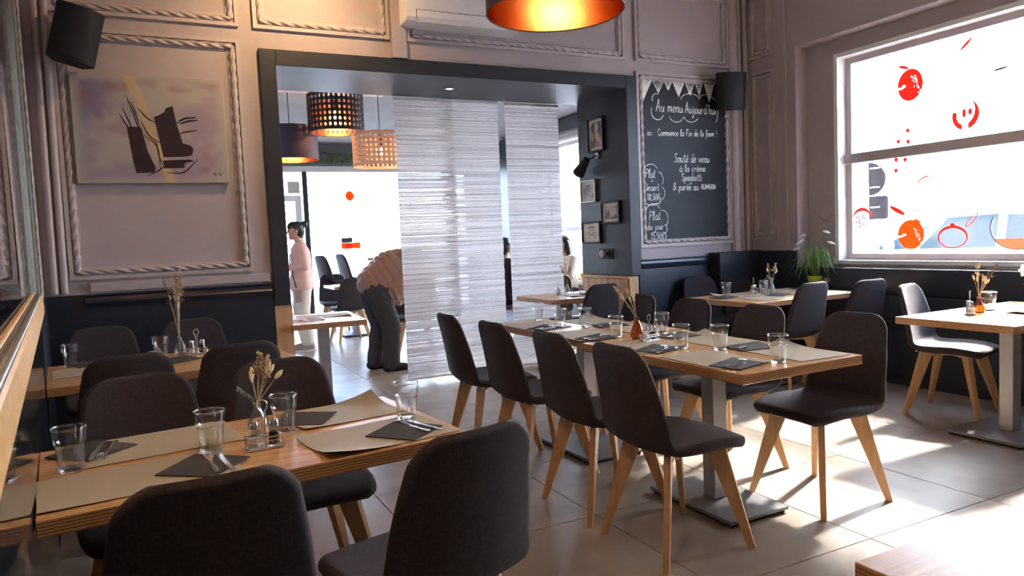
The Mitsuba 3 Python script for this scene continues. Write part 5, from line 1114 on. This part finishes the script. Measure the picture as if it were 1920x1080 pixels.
# ------------------------------------------------------------------ furniture of the back dining room
chair(5.10, 8.40, 88, 'dark chair under the young woman by the back room window', G4)
chair(4.20, 7.47, -12, 'dark chair under the person behind the right hand curtain panel', G4)
chair(3.97, 8.36, -70, 'dark chair under the person with pale sunglasses', G4)
FC = thing('fur_coat', 'pale fluffy coat hung over the chair back behind the young woman', 'coat')
t = skin_of([(V3(5.36, 8.25, 0.88), 0.075, V3(5.36, 8.55, 0.88), 0.075), (V3(5.33, 8.22, 0.84), 0.07, V3(5.36, 8.22, 0.58), 0.085), (V3(5.33, 8.58, 0.84), 0.07, V3(5.36, 8.58, 0.58), 0.085), (V3(5.39, 8.40, 0.80), 0.08, V3(5.42, 8.40, 0.55), 0.10)], 0.02, 6)
put(FC, None, puff(t, 0.02, lambda v: meshkit.fbm(v * 40) - 0.4), COAT, True)
GB = 'oak tables in the back dining room'
table(4.52, 8.50, 0.60, 0.75, 0, 'oak table between the seated people by the back room window', OAKX, group=GB)
table(2.62, 10.55, 0.72, 0.72, 0, 'pale table between the two dark chairs in the back room', OAKX, group=GB)
chair(2.395, 9.97, 4, 'dark chair with its back to us in the back room, left of the bending man', G4)
chair(2.48, 11.13, 176, 'dark chair facing us behind the pale table in the back room', G4)
chair(2.72, 8.15, 165, 'dark chair behind the bending man', G4)
def bar_chair(x, y, rot, label):
    k = thing('bar_chair', label, 'stool', 'high chairs at the back window'); up = 0.30
    tw = W((x, y, up), math.radians(rot)); t0 = W((x, y, 0), math.radians(rot))
    put(k, 'seat', SEAT, None, tw=tw); put(k, 'backrest', BACKR, None, tw=tw)
    for sx in (-1, 1):
        for sy in (-1, 1): put(k, 'leg', hull([(sx * (c + e), sy * (c + f), z) for c, z in ((0.20, 0.0), (0.12, 0.735)) for e in (-0.014, 0.014) for f in (-0.014, 0.014)]), LEGW, tw=t0)
    put(k, 'footrest', tube([(sx * 0.17, sy * 0.17, 0.30) for sx, sy in ((-1, -1), (1, -1), (1, 1), (-1, 1), (-1, -1))], 0.009, 6), LEGW, tw=t0)
bar_chair(2.62, 11.55, -75, 'high chair at the left end of the bar table by the back window'); bar_chair(3.10, 12.22, -80, 'second high chair at the bar table by the back window')
table(3.80, 12.25, 1.1, 0.5, 0, 'high bar table at the back window', OAKX, group=GB, h=1.10)
TS = thing('window_notice', 'orange and white notice stuck low on the back window', 'sign')
put(TS, 'sheet', box(3.01, 3.34, 12.785, 12.788, 1.27, 1.37), DECO, False); put(TS, 'sheet', box(3.01, 3.20, 12.785, 12.788, 1.375, 1.46), PHOTO, False)
put(TS, 'red_dot', prism(ell(3.13, 1.32, 0.055, 0.04), 0.002, 'y', 12.782), DECR, False)
ST = thing('window_sticker', 'round orange sticker high on the back window', 'sticker')
put(ST, None, prism(ell(3.20, 2.20, 0.075, 0.085), 0.002, 'y', 12.785), DECO, False)
IV = thing('ivy_garland', 'dark green garland along the header of the back room', 'garland')
g = np.random.default_rng(14); ms = []
for i in range(700):
    c = V3(g.uniform(2.2, 4.6), 12.74 - g.uniform(0, 0.10), 2.78 + 0.16 * g.random() ** 1.5); u = g.normal(size=3); u /= np.linalg.norm(u); w = np.cross(u, g.normal(size=3)); w /= np.linalg.norm(w); r = g.uniform(0.018, 0.035)
    ms.append(tm([c + u * r, c + w * r * 0.5, c - u * r, c - w * r * 0.5], [(0, 1, 2), (0, 2, 3)]))
put(IV, None, cat(ms), LEAF, False); labels[IV]['kind'] = 'stuff'
EX = thing('exit_box', 'small white box fixed above the glass door of the back room', 'box')
put(EX, 'housing', cbox(2.13, 2.33, 12.70, 12.76, 2.25, 2.45, 0.006), WHITE); put(EX, 'cover', cbox(2.15, 2.31, 12.695, 12.702, 2.27, 2.43, 0.003), PASSE)
